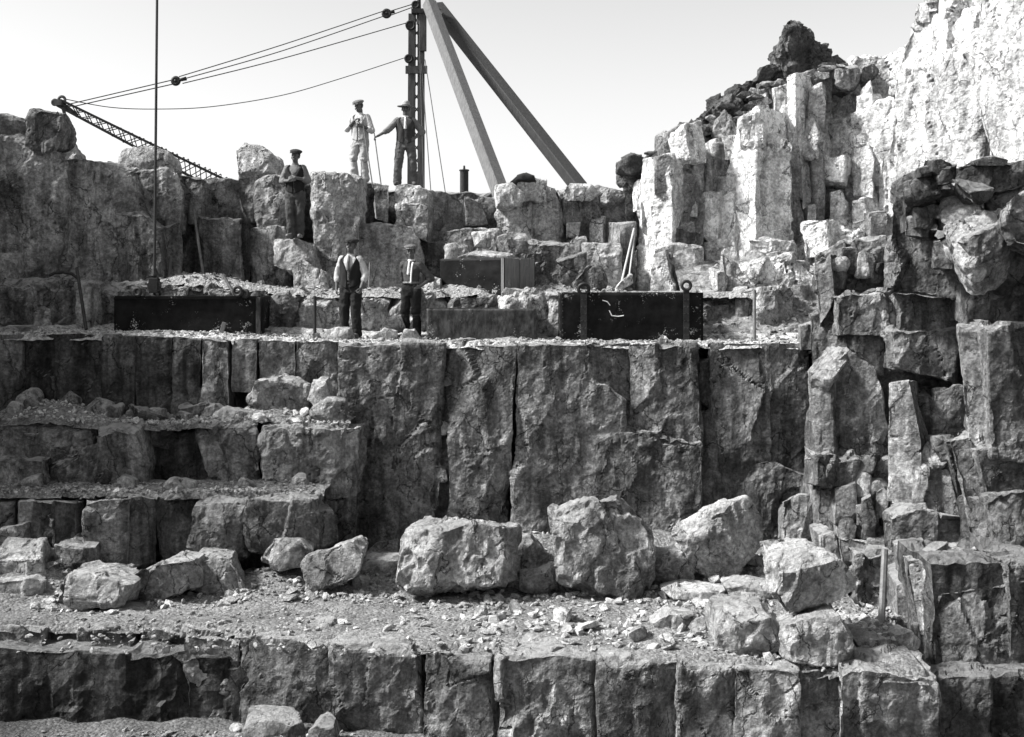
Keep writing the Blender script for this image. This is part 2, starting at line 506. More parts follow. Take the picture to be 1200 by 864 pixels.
def block(parent, poly, D, T=1.0, mat='mid', seed=None, name='rock_block', **kw):
    block.k += 1
    w, q, tn = rock_mesh(name, poly, D, T, mat, seed or block.k, **kw)
    return link(name, mesh_np(name, w, q, mat, tn), parent)
block.k = 0

def boulder(label, poly, D, T, mat='boulder', cat='boulder', name='boulder', group=None, **kw):
    block.k += 1
    if kw.get('seed', 0) in range(301, 327) and kw['seed'] not in (304, 311, 312, 314):      # stands on the lower ledge: its foot gives the distance
        D = 4.33 * F / (max(y for x, y in poly) - HY) + 0.05
    kw.setdefault('rough', 0.85); kw.setdefault('chips', 4); kw.setdefault('chip', 0.22); kw.setdefault('split', 3); kw.setdefault('cell', 0.4)
    kw.setdefault('tone', 0.6); kw.setdefault('res', 2.0)
    w, q, tn = rock_mesh(name, poly, D, T, mat, kw.pop('seed', block.k), closed=True, **kw)
    base = np.array([w[:, 0].mean(), w[:, 1].mean(), w[:, 2].min()])
    o = link(name, mesh_np(name, w - base, q, mat, tn), None, base)
    return tag(o, label, cat, group)

# ------------------------------------------------------------------ the ground: pit floor, terrain to the horizon
def smooth01(a, b, x):
    t = np.clip((x - a) / (b - a), 0, 1)
    return t * t * (3 - 2 * t)

def sheet(name, xs, ys, zf, mat, kind='structure', label=None, front=None):
    X, Y = np.meshgrid(xs, ys, indexing='ij')
    Z = zf(X.ravel(), Y.ravel())
    v = np.stack([X.ravel(), Y.ravel(), Z], 1)
    a = np.arange(len(xs) * len(ys)).reshape(len(xs), len(ys))
    q = np.stack([a[:-1, :-1].ravel(), a[1:, :-1].ravel(), a[1:, 1:].ravel(), a[:-1, 1:].ravel()], 1)
    if front is not None:                                          # the broken front edge: turned down over the wall, and nothing beyond it
        fr = front(v[:, 0])
        v[:, 2] -= 0.12 * smooth01(0.2, 0.0, v[:, 1] - fr)
        q = q[(v[q, 1] > fr[q]).all(1)]
    o = link(name, mesh_np(name, v, q, mat))
    return tag(o, label, None, None, kind)

def ground_z(x, y):
    d = np.maximum(np.maximum(-11.5 - x, x - 12.5), np.maximum(-13 - y, y - 27.5))
    p = np.stack([x * .05, y * .05, np.zeros_like(x)], 1)
    rim = 1.2 + 2.2 * fbm(p, 3, 40) * smooth01(8, 60, d)
    return -5.35 + (rim + 5.35) * smooth01(0.0, 1.5, d) + 0.05 * fbm(np.stack([x * 2, y * 2, x * 0], 1), 3)
ax = np.concatenate([-np.geomspace(3000, 20, 26), np.arange(-19, 20, 0.5), np.geomspace(20, 3000, 26)])
ay = np.concatenate([-np.geomspace(3000, 20, 26), np.arange(-19, 37, 0.5), np.geomspace(37, 3000, 26)])
sheet('ground', ax, ay, ground_z, 'soil', label='quarry ground running from the pit floor out to the horizon')

def gbump(x, y, px, py, D, r, h):
    c = at(px, py, D)
    return h * np.exp(-((x - c[0]) ** 2 + (y - D) ** 2) / (r * r))

def n2(x, y, s, k=0, o=4):
    return fbm(np.stack([x * s, y * s, x * 0 + k], 1), o, k)

LF = ([9, 70, 126, 188, 247, 334, 443, 541, 643, 748, 829, 900, 962, 1043], [])
def lower_front(x):
    d = np.interp(x * 97.0 + 600, *LF)
    return np.interp(x / d * F + 600, *LF)
LF[1].extend([4.3 * F / (y - HY) + o + .04 for y, o in zip((737, 738, 738, 738, 741, 748, 754.5, 761.5, 768.5, 773.5, 776.5, 780.5, 786, 790.5), (0, .25, .1, .15, 0, .02, 0, .04, 0, .02, 0, .12, .2, .05))])
def lower_z(x, y):
    z = -4.36 + 0.09 * smooth01(16.4, 15.2, y) + 0.05 * n2(x, y, 1.6, 1) + 0.025 * n2(x, y, 7, 2) + 0.03 * smooth01(0, 3, x)
    for b in ((628, 680, 19.0, .7, .45), (800, 680, 19.6, 1.0, .25), (720, 690, 19.6, 1.2, .3), (440, 670, 19.0, .8, .25), (320, 670, 18.1, .6, .2),
              (950, 690, 18.3, .9, .35), (1050, 760, 15.3, .6, .12), (30, 680, 17.8, .8, .4), (150, 680, 17.9, .7, .15)):
        z = z + gbump(x, y, *b)
    return z
LZ = [-(y - HY) / F * (d - .04) for y, d in zip((737, 738, 738, 738, 741, 748, 754.5, 761.5, 768.5, 773.5, 776.5, 780.5, 786, 790.5), LF[1])]
_lower0 = lower_z
def lower_z(x, y):
    fr = lower_front(x)
    t = smooth01(fr + 1.3, fr - .05, y)
    return _lower0(x, y) * (1 - t) + t * (np.interp(x / fr * F + 600, LF[0], LZ) - .01 + .06 * smooth01(-2.2, -3.2, x) + 0.03 * n2(x, y, 4, 3))
def bench_z(x, y): return -0.94 + 0.16 * smooth01(-2, -6, x) + 0.045 * n2(x, y, 2.5, 3) + 0.03 * n2(x, y, 9, 4) + 0.10 * smooth01(21.6, 22.6, y)
def mid_z(x, y):
    z = -0.12 + 0.18 * smooth01(-3, -6, x) + 0.05 * n2(x, y, 2.2, 5) + 0.03 * n2(x, y, 9, 6)
    for b in ((220, 320, 23.3, .55, .16), (265, 325, 23.2, .4, .12), (560, 300, 24.0, .8, .35), (650, 310, 23.6, .5, .12), (450, 330, 23.4, .6, .06)):
        z = z + gbump(x, y, *b)
    return z
def stepa_z(x, y): return -2.17 + 0.05 * n2(x, y, 3, 7) + 0.02 * n2(x, y, 9, 8) + gbump(x, y, 60, 480, 20.3, .8, .28) + gbump(x, y, 320, 480, 20.2, .8, .2)
def stepb_z(x, y): return -3.06 + 0.05 * n2(x, y, 3, 9) + 0.02 * n2(x, y, 9, 10)
def floor_z(x, y): return -5.33 + 0.06 * n2(x, y, 2.0, 11) + gbump(x, y, 330, 855, 14.2, .6, .18)
def talus_z(x, y):
    # broken stone against the foot of the right cliff
    t = smooth01(21.3, 25.0, y)
    return -1.15 + 1.65 * t + 0.16 * n2(x, y, 1.4, 12, 5) + 0.06 * n2(x, y, 6, 13, 3)
LEDGES = {'lower': lower_z, 'bench': bench_z, 'mid': mid_z, 'stepa': stepa_z, 'stepb': stepb_z, 'floor': floor_z, 'talus': talus_z, 'shelf': lambda x, y: x * 0 - 3.43}
st = 0.055
def edge_line(f, amp=.12, k=0):
    return lambda x: f(x) + amp * fbm(np.stack([x * 2.2, x * 0 + k, x * 0], 1), 4, k)
sheet('lower_ledge_ground', np.arange(-8.5, 4.7, st), np.arange(13.5, 20.9, st), lower_z, 'fines', label='lower quarry ledge covered in crushed stone', front=edge_line(lower_front, .10, 1))
sheet('upper_bench_ground', np.arange(-9.8, 6.2, st), np.arange(20.3, 23.0, st), bench_z, 'dust', label='upper quarry bench under pale stone dust', front=edge_line(lambda x: x * 0 + 20.62, .1, 2))
sheet('middle_terrace_ground', np.arange(-10.2, 5.2, st), np.arange(22.4, 27.0, st), mid_z, 'midfines', label='middle terrace behind the men with pale fines', front=edge_line(lambda x: x * 0 + 22.7, .15, 3))
sheet('upper_step_ground', np.arange(-8.8, -2.55, st), np.arange(19.35, 20.8, st), stepa_z, 'fines', label='top of the upper stone step at left', front=edge_line(lambda x: x * 0 + 19.5, .15, 4))
sheet('lower_step_ground', np.arange(-8.2, -2.8, st), np.arange(18.25, 19.6, st), stepb_z, 'fines', label='top of the lower stone step at left', front=edge_line(lambda x: x * 0 + 18.4, .12, 5))
sheet('pit_floor_ground', np.arange(-8.0, 7.0, 0.06), np.arange(11.5, 15.6, 0.06), floor_z, 'soil', label='rubbly pit floor below the lowest wall')
sheet('talus_ground', np.arange(3.2, 9.5, st), np.arange(21.0, 27.5, st), talus_z, 'pale', label='slope of broken pale stone at the cliff foot')

# ------------------------------------------------------------------ rock walls, bench by bench
def wall(name, label):
    return empty(name, label, None, (0, 0, 0), None, 'structure')

def backing(parent, poly, D, T, mat='dark', **kw):
    kw.setdefault('res', 6); kw.setdefault('chips', 0); kw.setdefault('split', 0); kw.setdefault('tone', 0.2)
    return block(parent, poly, D, T, mat, name='rock_mass', **kw)

# lowest wall
w0 = wall('lowest_rock_wall', 'lowest quarry wall of jointed grey blocks along the bottom')
backing(w0, [(-40, 760), (1110, 800), (1110, 900), (-40, 900)], 15.2, 0.6, 'dark')
zl = 4.33
tops = [(-30, 736), (48, 738), (93, 738), (160, 738), (216, 744), (279, 752), (390, 757), (496, 766), (586, 771), (700, 776), (796, 777), (862, 784), (938, 788), (986, 784), (1100, 797)]
tn0 = [.5, .55, .45, .5, .75, .5, .7, .75, .62, .62, .55, .6, .6, .85]
for k in range(len(tops) - 1):
    (xa, ya), (xb, yb) = tops[k], tops[k + 1]
    D = zl * F / ((ya + yb) / 2 - HY)
    yw = [4, -6, -10, 8, 2, -2, 1, 3, -2, 2, -3, 8, -12, 2][k]
    kw = {}
    if k == 7: kw['cuts'] = [(575, 800, 0.9, -0.5, 0.1)]
    block(w0, [(xa - .5, ya), ((xa * .4 + xb * .6), (ya + yb) / 2 - (3, -2, 5)[k % 3]), (xb + .5, yb), (xb + (0, 3, -2)[k % 3], 905), (xa + (2, 0, -3)[k % 3], 905)], D + [0, .25, .1, .15, 0, 0.02, 0, .04, 0, .02, 0, .12, .2, .05][k], 1.2,
          'mid', yaw=yw, tone=tn0[k], split=3 if k in (1, 2, 3, 12) else 1, chips=6, chip=.08, cell=0.65, rough=0.95, field=75, **kw)

# main wall between lower ledge and upper bench
w1 = wall('main_rock_wall', 'tall jointed quarry wall under the upper bench')
backing(w1, [(-40, 415), (990, 418), (990, 660), (-40, 660)], 21.0, 0.8, 'dark')
mw = [(-30, 24, 391, 500, .45, 0, 20.6), (23, 121, 392, 505, .12, -2, 20.68), (120, 158, 393, 510, .35, 2, 20.56), (157, 202, 394, 520, .22, 1, 20.6), (201, 236, 395, 520, .45, -2, 20.52),
      (235, 268, 396, 505, .55, 1, 20.5), (270, 301, 397, 460, .4, 1, 20.55), (303, 347, 398, 480, .4, -2, 20.52), (346, 397, 399, 500, .5, 2, 20.48)]
for k, (xa, xb, ya, yb, tn, yw, D) in enumerate(mw):
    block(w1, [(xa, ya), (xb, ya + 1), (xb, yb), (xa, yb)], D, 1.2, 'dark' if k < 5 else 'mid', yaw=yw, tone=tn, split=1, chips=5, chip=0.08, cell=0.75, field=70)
mw2 = [  # polygon, distance, yaw, tone, cuts
    ([(396, 400), (522, 402), (516, 560), (509, 650), (404, 650)], 20.5, -1, .55, [(500, 600, 0.5, -0.85, -0.05)]),
    ([(524, 403), (566, 405), (605, 406), (598, 560), (590, 655), (526, 655)], 20.46, 3, .65, [(592, 520, 0.45, -0.85, -.2), (536, 500, -0.35, -0.9, 0.2)]),
    ([(609, 405), (745, 403), (745, 655), (599, 655)], 20.5, -1, .55, []),
    ([(738, 403), (816, 402), (822, 500), (824, 655), (738, 655)], 20.47, 1, .55, []),
    ([(832, 402), (905, 402), (905, 650), (866, 650), (834, 470)], 20.55, 1, .42, []),
    ([(898, 402), (950, 402), (955, 600), (950, 650), (898, 650)], 20.62, -3, .35, []),
    ([(640, 470), (690, 440), (735, 470), (735, 560), (690, 600), (645, 560)], 20.47, 2, .6, [(655, 500, -.4, -.9, .3)]),
    ([(700, 520), (735, 500), (822, 520), (822, 650), (690, 650)], 20.40, 4, .55, []),
    ([(840, 560), (900, 540), (948, 560), (950, 650), (850, 650)], 20.5, 0, .4, []),
    ([(410, 530), (470, 500), (505, 560), (505, 650), (408, 650)], 20.42, -2, .5, []),
]
for poly, D, yw, tn, cuts in mw2:
    block(w1, poly, D, 1.2, 'mid', yaw=yw, tone=tn, split=1, chips=6, chip=0.07, cell=0.6, cuts=cuts, crack=0.01, field=71, rough=0.9)
block(w1, [(510, 404), (530, 404), (528, 440), (512, 436)], 20.75, .5, 'dark', tone=.3)
block(w1, [(818, 425), (834, 420), (838, 480), (820, 470)], 20.7, .5, 'dark', tone=.3, yaw=-20)
block(w1, [(818, 480), (834, 480), (862, 600), (822, 600)], 20.65, .5, 'mid', tone=.4, yaw=12)
block(w1, [(524, 440), (533, 500), (526, 620), (512, 640), (508, 560)], 20.72, .5, 'mid', tone=.4)
for (x, y, r) in ((520, 444, 9), (519, 502, 8), (514, 556, 9)):
    block(w1, [(x - r, y + r * .6), (x - r * .5, y - r), (x + r * .7, y - r * .6), (x + r, y + r * .8), (x, y + r * 1.1)], 20.56, .35, 'mid', tone=.6, chip=.2, chips=4, split=1, yaw=r * 5 - 30)

# steps on the left
w2 = wall('stepped_rock_wall', 'two worn stone steps below the main wall at left')
backing(w2, [(-40, 505), (412, 510), (412, 600), (-40, 600)], 19.9, 0.6, 'dark')
backing(w2, [(-40, 590), (380, 590), (380, 690), (-40, 690)], 18.9, 0.6, 'dark')
sa = [([(-20, 538), (48, 540), (52, 585), (-20, 588)], 19.0, 5, .6), ([(-20, 492), (60, 497), (112, 500), (112, 560), (50, 556), (-20, 545)], 19.5, -4, .5),
      ([(52, 545), (112, 520), (132, 560), (125, 587), (56, 587)], 19.2, 18, .6), ([(112, 506), (126, 500), (163, 500), (172, 540), (168, 582), (115, 582)], 19.1, -8, .45),
      ([(168, 505), (236, 520), (240, 582), (168, 582)], 20.0, 0, .1), ([(226, 505), (250, 500), (272, 530), (276, 582), (248, 582), (232, 545)], 19.5, 16, .5),
      ([(250, 500), (300, 502), (306, 580), (276, 582)], 19.35, -8, .45), ([(300, 505), (418, 504), (416, 555), (405, 585), (300, 584)], 19.2, 2, .8),
      ([(160, 478), (205, 492), (205, 530), (165, 520)], 19.8, -25, .4), ([(205, 480), (240, 475), (232, 540), (200, 520)], 20.1, 10, .25),
      ([(372, 560), (416, 540), (418, 640), (376, 640)], 19.3, -10, .5)]
for poly, D, yw, tn in sa:
    block(w2, poly, D, 1.0, 'mid', yaw=yw, tone=tn, split=2, chips=9, chip=.16, cell=.5)
sb = [([(-20, 590), (15, 590), (16, 642), (-20, 642)], 18.4, 0, .5), ([(14, 588), (62, 587), (60, 645), (16, 648)], 18.25, 6, .55), ([(62, 587), (96, 588), (98, 645), (62, 645)], 18.3, -18, .3),
      ([(92, 588), (148, 586), (150, 668), (105, 670), (95, 640)], 18.1, 6, .75), ([(148, 586), (184, 586), (186, 664), (152, 668)], 18.3, -22, .25), ([(183, 584), (228, 585), (222, 660), (188, 660)], 18.45, 0, .15),
      ([(226, 585), (256, 585), (285, 588), (284, 655), (222, 660), (224, 625)], 18.15, 10, .6), ([(287, 585), (330, 583), (372, 590), (374, 645), (287, 648)], 18.05, -2, .75),
      ([(370, 598), (392, 600), (398, 640), (372, 645)], 18.3, -20, .5), ([(60, 640), (108, 645), (112, 690), (60, 690)], 17.7, 0, .5)]
for poly, D, yw, tn in sb:
    block(w2, poly, D, 1.0, 'mid', yaw=yw, tone=tn, split=2, chips=8, chip=.16, cell=.5)

# wall between upper bench and middle terrace
w3 = wall('bench_back_wall', 'low crumbling wall behind the steel boxes')
backing(w3, [(-40, 350), (850, 356), (850, 420), (-40, 415)], 23.1, 0.6, 'dark')
b3 = [([(-20, 328), (50, 326), (52, 395), (-20, 395)], 22.0, 4, .45), ([(48, 330), (92, 328), (98, 395), (50, 395)], 22.2, -6, .3), ([(82, 330), (106, 335), (102, 392), (90, 392)], 21.9, 6, .6),
      ([(100, 333), (160, 334), (160, 395), (104, 395)], 22.3, 0, .2), ([(160, 336), (240, 338), (240, 395), (160, 395)], 22.5, 0, .3), ([(240, 338), (312, 342), (312, 395), (240, 395)], 22.5, 0, .3),
      ([(306, 348), (350, 346), (350, 398), (306, 398)], 22.5, 5, .5), ([(350, 344), (400, 346), (400, 398), (350, 398)], 22.6, -5, .55), ([(400, 350), (456, 348), (456, 400), (400, 400)], 22.6, 5, .6),
      ([(456, 345), (520, 347), (520, 400), (456, 400)], 22.6, 0, .6), ([(520, 350), (585, 348), (585, 400), (520, 400)], 22.5, 0, .5), ([(585, 338), (600, 335), (640, 345), (654, 352), (654, 402), (585, 402)], 22.2, -6, .75),
      ([(640, 344), (668, 346), (668, 402), (640, 402)], 21.9, 8, .6), ([(655, 350), (760, 350), (760, 402), (655, 402)], 22.6, 0, .3), ([(745, 352), (840, 352), (840, 402), (745, 402)], 22.6, 0, .4)]
for poly, D, yw, tn in b3:
    block(w3, poly, D, .9, 'mid' if tn < .55 else 'pale', yaw=yw, tone=tn, split=2, chips=12, chip=.3, cell=.35, rough=1.3)

# upper wall, left part in the shade and centre part in the sun
w4 = wall('upper_rock_wall', 'upper quarry wall the men stand on below the sky')
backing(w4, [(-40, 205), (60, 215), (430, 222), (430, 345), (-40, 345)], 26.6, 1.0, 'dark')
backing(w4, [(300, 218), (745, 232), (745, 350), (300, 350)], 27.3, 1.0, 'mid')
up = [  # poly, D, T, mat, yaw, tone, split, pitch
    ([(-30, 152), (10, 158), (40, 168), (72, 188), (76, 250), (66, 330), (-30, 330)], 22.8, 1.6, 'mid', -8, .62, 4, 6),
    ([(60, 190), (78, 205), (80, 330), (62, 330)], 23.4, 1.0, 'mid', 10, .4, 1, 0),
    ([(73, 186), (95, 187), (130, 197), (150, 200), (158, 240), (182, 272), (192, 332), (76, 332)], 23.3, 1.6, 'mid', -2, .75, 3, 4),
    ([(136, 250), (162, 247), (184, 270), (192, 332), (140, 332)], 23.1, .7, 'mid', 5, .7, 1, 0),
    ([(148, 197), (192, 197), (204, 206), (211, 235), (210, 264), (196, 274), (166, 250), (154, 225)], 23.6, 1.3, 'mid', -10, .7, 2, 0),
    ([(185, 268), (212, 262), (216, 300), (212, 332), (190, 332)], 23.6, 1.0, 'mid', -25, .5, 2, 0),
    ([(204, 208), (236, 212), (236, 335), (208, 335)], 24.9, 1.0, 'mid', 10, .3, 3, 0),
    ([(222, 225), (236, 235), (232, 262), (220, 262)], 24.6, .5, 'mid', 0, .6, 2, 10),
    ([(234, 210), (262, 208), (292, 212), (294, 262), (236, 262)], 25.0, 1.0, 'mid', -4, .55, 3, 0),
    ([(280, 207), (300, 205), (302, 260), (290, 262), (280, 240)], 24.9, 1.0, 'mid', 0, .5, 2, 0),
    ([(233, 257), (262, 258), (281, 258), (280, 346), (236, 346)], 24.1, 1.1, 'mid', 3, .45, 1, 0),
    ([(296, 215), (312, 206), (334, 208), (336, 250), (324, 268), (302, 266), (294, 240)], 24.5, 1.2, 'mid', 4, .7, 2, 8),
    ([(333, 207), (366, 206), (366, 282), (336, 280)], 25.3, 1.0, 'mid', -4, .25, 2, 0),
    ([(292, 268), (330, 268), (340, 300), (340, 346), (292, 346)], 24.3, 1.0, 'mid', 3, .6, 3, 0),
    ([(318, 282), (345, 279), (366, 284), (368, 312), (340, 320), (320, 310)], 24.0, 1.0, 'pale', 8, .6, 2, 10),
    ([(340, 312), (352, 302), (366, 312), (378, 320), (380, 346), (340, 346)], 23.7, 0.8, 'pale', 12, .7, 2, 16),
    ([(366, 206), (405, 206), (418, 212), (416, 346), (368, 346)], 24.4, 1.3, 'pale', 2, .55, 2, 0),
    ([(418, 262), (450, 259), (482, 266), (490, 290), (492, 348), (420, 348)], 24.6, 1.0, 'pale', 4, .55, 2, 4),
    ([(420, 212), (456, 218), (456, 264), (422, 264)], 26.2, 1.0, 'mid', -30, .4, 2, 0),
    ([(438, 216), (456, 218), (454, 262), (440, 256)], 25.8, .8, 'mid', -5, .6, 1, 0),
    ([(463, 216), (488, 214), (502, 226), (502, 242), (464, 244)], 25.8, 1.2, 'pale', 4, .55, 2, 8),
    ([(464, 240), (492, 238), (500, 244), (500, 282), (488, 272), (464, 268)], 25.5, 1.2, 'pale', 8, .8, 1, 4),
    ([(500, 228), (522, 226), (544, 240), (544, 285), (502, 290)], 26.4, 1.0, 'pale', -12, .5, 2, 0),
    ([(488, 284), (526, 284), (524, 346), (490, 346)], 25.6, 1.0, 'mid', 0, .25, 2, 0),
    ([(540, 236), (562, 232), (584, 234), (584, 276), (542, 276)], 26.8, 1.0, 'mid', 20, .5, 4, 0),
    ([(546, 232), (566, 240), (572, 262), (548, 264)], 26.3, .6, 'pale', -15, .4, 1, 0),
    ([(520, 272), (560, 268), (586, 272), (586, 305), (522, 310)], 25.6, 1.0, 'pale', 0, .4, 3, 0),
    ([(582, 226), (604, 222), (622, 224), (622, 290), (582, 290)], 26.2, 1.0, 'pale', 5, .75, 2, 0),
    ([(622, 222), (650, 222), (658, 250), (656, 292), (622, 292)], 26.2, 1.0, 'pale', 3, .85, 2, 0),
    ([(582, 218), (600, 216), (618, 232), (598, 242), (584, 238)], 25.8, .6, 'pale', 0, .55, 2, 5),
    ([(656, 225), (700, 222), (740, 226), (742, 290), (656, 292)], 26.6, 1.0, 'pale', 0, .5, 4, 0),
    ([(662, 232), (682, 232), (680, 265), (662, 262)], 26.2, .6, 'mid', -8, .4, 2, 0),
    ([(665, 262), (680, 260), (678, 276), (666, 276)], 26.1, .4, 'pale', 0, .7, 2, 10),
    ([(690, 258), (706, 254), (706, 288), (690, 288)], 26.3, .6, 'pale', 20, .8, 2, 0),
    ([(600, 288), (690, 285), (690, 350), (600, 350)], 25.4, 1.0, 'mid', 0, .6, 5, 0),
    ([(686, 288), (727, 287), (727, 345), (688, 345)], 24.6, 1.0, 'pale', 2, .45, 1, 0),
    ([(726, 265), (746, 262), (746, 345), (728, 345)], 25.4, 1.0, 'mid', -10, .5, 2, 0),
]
for poly, D, T, mt, yw, tn, sp, pt in up:
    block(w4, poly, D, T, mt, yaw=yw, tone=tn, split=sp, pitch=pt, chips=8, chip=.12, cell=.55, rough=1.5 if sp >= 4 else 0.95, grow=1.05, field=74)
# side face of the squared block
block(w4, [(281, 258), (293, 256), (293, 346), (281, 346)], 24.2, .8, 'dark', yaw=-50, tone=.3, split=0, chips=3)

# pale cliff on the right, in the sun
w5 = wall('cliff_wall', 'high sunlit white limestone cliff at right')
for P_, D_ in (([(754, 232), (850, 176), (850, 420), (754, 420)], 26.2), ([(846, 172), (936, 104), (936, 420), (846, 420)], 26.5), ([(930, 98), (1062, 84), (1062, 420), (930, 420)], 28.6)):
    block(w5, P_, D_, 1.5, 'white', name='rock_mass', yaw=8, split=3, chips=2, chip=.1, cell=.45, tone=.45, rough=1.5, res=2.8, field=73)
cl = [
    ([(750, 192), (782, 184), (786, 225), (786, 345), (742, 345), (745, 250)], 25.2, 1.5, 'white', 38, .6, 2),
    ([(768, 184), (784, 182), (784, 222), (768, 226)], 25.0, 1.0, 'pale', 0, .45, 1),
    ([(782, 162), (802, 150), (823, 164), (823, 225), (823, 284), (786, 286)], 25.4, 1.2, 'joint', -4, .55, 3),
    ([(784, 158), (800, 146), (808, 186), (790, 192)], 25.1, .6, 'white', 40, .7, 1),
    ([(790, 270), (824, 272), (824, 310), (808, 320), (786, 305)], 25.0, 1.0, 'mid', -10, .5, 3),
    ([(768, 292), (795, 284), (824, 290), (824, 335), (768, 342)], 24.4, 1.0, 'pale', 6, .6, 2),
    ([(765, 300), (778, 296), (790, 345), (764, 345)], 24.2, .7, 'pale', 20, .6, 2),
    ([(824, 172), (838, 166), (838, 290), (824, 290)], 25.9, 1.0, 'white', 30, .55, 2),
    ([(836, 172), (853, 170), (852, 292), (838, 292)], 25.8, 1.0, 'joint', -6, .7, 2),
    ([(826, 285), (852, 280), (852, 325), (826, 325)], 25.2, 1.0, 'white', 8, .6, 2),
    ([(852, 185), (868, 145), (884, 132), (884, 330), (868, 340), (850, 340)], 25.2, 1.5, 'white', 42, .8, 2),
    ([(866, 140), (880, 132), (892, 140), (894, 168), (868, 172)], 25.0, 1.0, 'white', 10, .7, 2),
    ([(882, 165), (915, 160), (927, 172), (927, 286), (880, 286)], 25.1, 1.2, 'white', 6, .55, 2),
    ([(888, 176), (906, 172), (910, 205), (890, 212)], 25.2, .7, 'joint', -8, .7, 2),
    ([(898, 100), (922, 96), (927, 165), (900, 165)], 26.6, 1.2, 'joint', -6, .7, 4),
    ([(876, 120), (898, 108), (904, 160), (884, 166)], 26.3, 1.0, 'white', 22, .6, 2),
    ([(922, 96), (932, 90), (934, 290), (926, 290)], 25.8, 1.5, 'white', 45, .8, 1),
    ([(930, 225), (938, 218), (947, 290), (930, 290)], 25.6, 1.0, 'mid', -10, .45, 1),
    ([(932, 165), (965, 160), (968, 270), (940, 275), (934, 215)], 26.0, 1.2, 'white', 3, .45, 3),
    ([(930, 95), (972, 85), (972, 165), (932, 168)], 26.8, 1.2, 'white', 8, .55, 4),
    ([(933, 132), (948, 130), (948, 165), (933, 168)], 26.3, .6, 'joint', -12, .7, 2),
    ([(955, 100), (962, 85), (975, 95), (975, 130), (958, 130)], 26.4, .6, 'joint', -14, .7, 1),
    ([(968, 85), (1005, 80), (1008, 140), (970, 150)], 26.9, 1.2, 'white', 12, .6, 3),
    ([(980, 80), (1005, 78), (1006, 105), (990, 107), (980, 96)], 26.4, .6, 'mid', -14, .5, 1),
    ([(1004, 72), (1030, 68), (1060, 58), (1062, 130), (1004, 135)], 27.0, 1.2, 'white', 8, .5, 4),
    ([(964, 150), (1010, 132), (1066, 112), (1070, 310), (962, 310)], 25.9, 1.5, 'white', 38, .75, 1),
    ([(880, 284), (930, 284), (936, 330), (905, 345), (878, 340)], 24.6, 1.0, 'white', 4, .5, 5),
    ([(932, 275), (965, 265), (1010, 270), (1010, 330), (932, 345)], 25.0, 1.0, 'white', 12, .5, 5),
    ([(846, 300), (880, 320), (890, 395), (848, 398)], 23.4, 1.0, 'pale', 10, .6, 4),
    ([(862, 345), (885, 340), (888, 396), (864, 398)], 22.8, 1.0, 'mid', 4, .6, 3),
    ([(888, 345), (930, 340), (934, 396), (890, 398)], 22.6, 1.0, 'pale', 0, .45, 4),
    ([(870, 312), (930, 300), (960, 330), (950, 372), (900, 360)], 23.3, 1.0, 'white', 6, .5, 6),
]
for poly, D, T, mt, yw, tn, sp in cl:
    block(w5, poly, D, T, mt, yaw=yw, tone=tn, split=sp, chips=9, chip=.14, cell=.55, rough=1.5 if sp >= 4 else 1.0, crack=.02, grow=1.06, field=73)
CW = 23.5 * (0.3766 * math.sin(R(52)) + math.cos(R(52)))
def white_d(px): return CW / ((px - CX) / F * math.sin(R(52)) + math.cos(R(52)))
for P_, o_ in (([(1052, 112), (1058, 74), (1068, 44), (1080, 16), (1092, -14), (1106, -20), (1098, 330), (1036, 330), (1040, 190)], .1), ([(1104, -24), (1152, -30), (1142, 330), (1096, 330)], -.04), ([(1150, -30), (1176, -34), (1168, 140), (1146, 120)], .12),
               ([(1147, 118), (1169, 138), (1172, 330), (1140, 330)], -.08), ([(1174, -34), (1216, -44), (1206, 330), (1168, 330)], .05), ([(1214, -44), (1262, -60), (1262, 330), (1204, 330)], -.06)):
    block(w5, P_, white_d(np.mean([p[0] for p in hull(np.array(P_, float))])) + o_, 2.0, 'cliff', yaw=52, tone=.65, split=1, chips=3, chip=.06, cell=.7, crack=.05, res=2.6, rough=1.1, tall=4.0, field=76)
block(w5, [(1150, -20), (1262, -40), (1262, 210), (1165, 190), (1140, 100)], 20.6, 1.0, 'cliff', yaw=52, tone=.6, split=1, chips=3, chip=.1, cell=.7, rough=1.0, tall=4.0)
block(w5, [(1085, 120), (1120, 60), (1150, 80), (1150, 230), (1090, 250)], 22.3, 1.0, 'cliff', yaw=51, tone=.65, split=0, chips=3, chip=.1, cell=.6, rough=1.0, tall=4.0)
for poly, D, mt, yw in (([(944, 84), (956, 80), (962, 92), (958, 106), (946, 98)], 26.2, 'mid', -14), ([(980, 80), (1006, 76), (1008, 92), (1000, 107), (982, 98)], 26.2, 'mid', -10), ([(882, 182), (900, 174), (908, 186), (906, 212), (884, 208)], 25.12, 'pale', -6),
        ([(926, 214), (934, 216), (947, 292), (928, 292)], 25.3, 'mid', -14), ([(954, 136), (968, 128), (972, 160), (958, 168)], 25.9, 'joint', -8), ([(1010, 78), (1024, 72), (1032, 84), (1022, 98), (1010, 94)], 26.6, 'joint', -8),
        ([(898, 132), (926, 130), (927, 168), (902, 172)], 26.2, 'joint', 0), ([(1018, 250), (1040, 246), (1042, 276), (1020, 278)], 25.0, 'joint', -4), ([(996, 262), (1016, 256), (1018, 290), (998, 290)], 25.3, 'white', 20),
        ([(940, 262), (968, 256), (972, 300), (944, 304)], 24.8, 'white', 26), ([(950, 172), (966, 166), (968, 258), (954, 262)], 25.7, 'pale', 4), ([(836, 150), (850, 128), (862, 150), (860, 176), (838, 178)], 26.0, 'joint', 6), ([(808, 146), (822, 140), (828, 170), (812, 172)], 26.0, 'joint', 10)):
    block(w5, poly, D, .7, mt, yaw=yw, tone=.6, split=1, chips=5, chip=.14, cell=.4, field=73)
rc = random.Random(21)
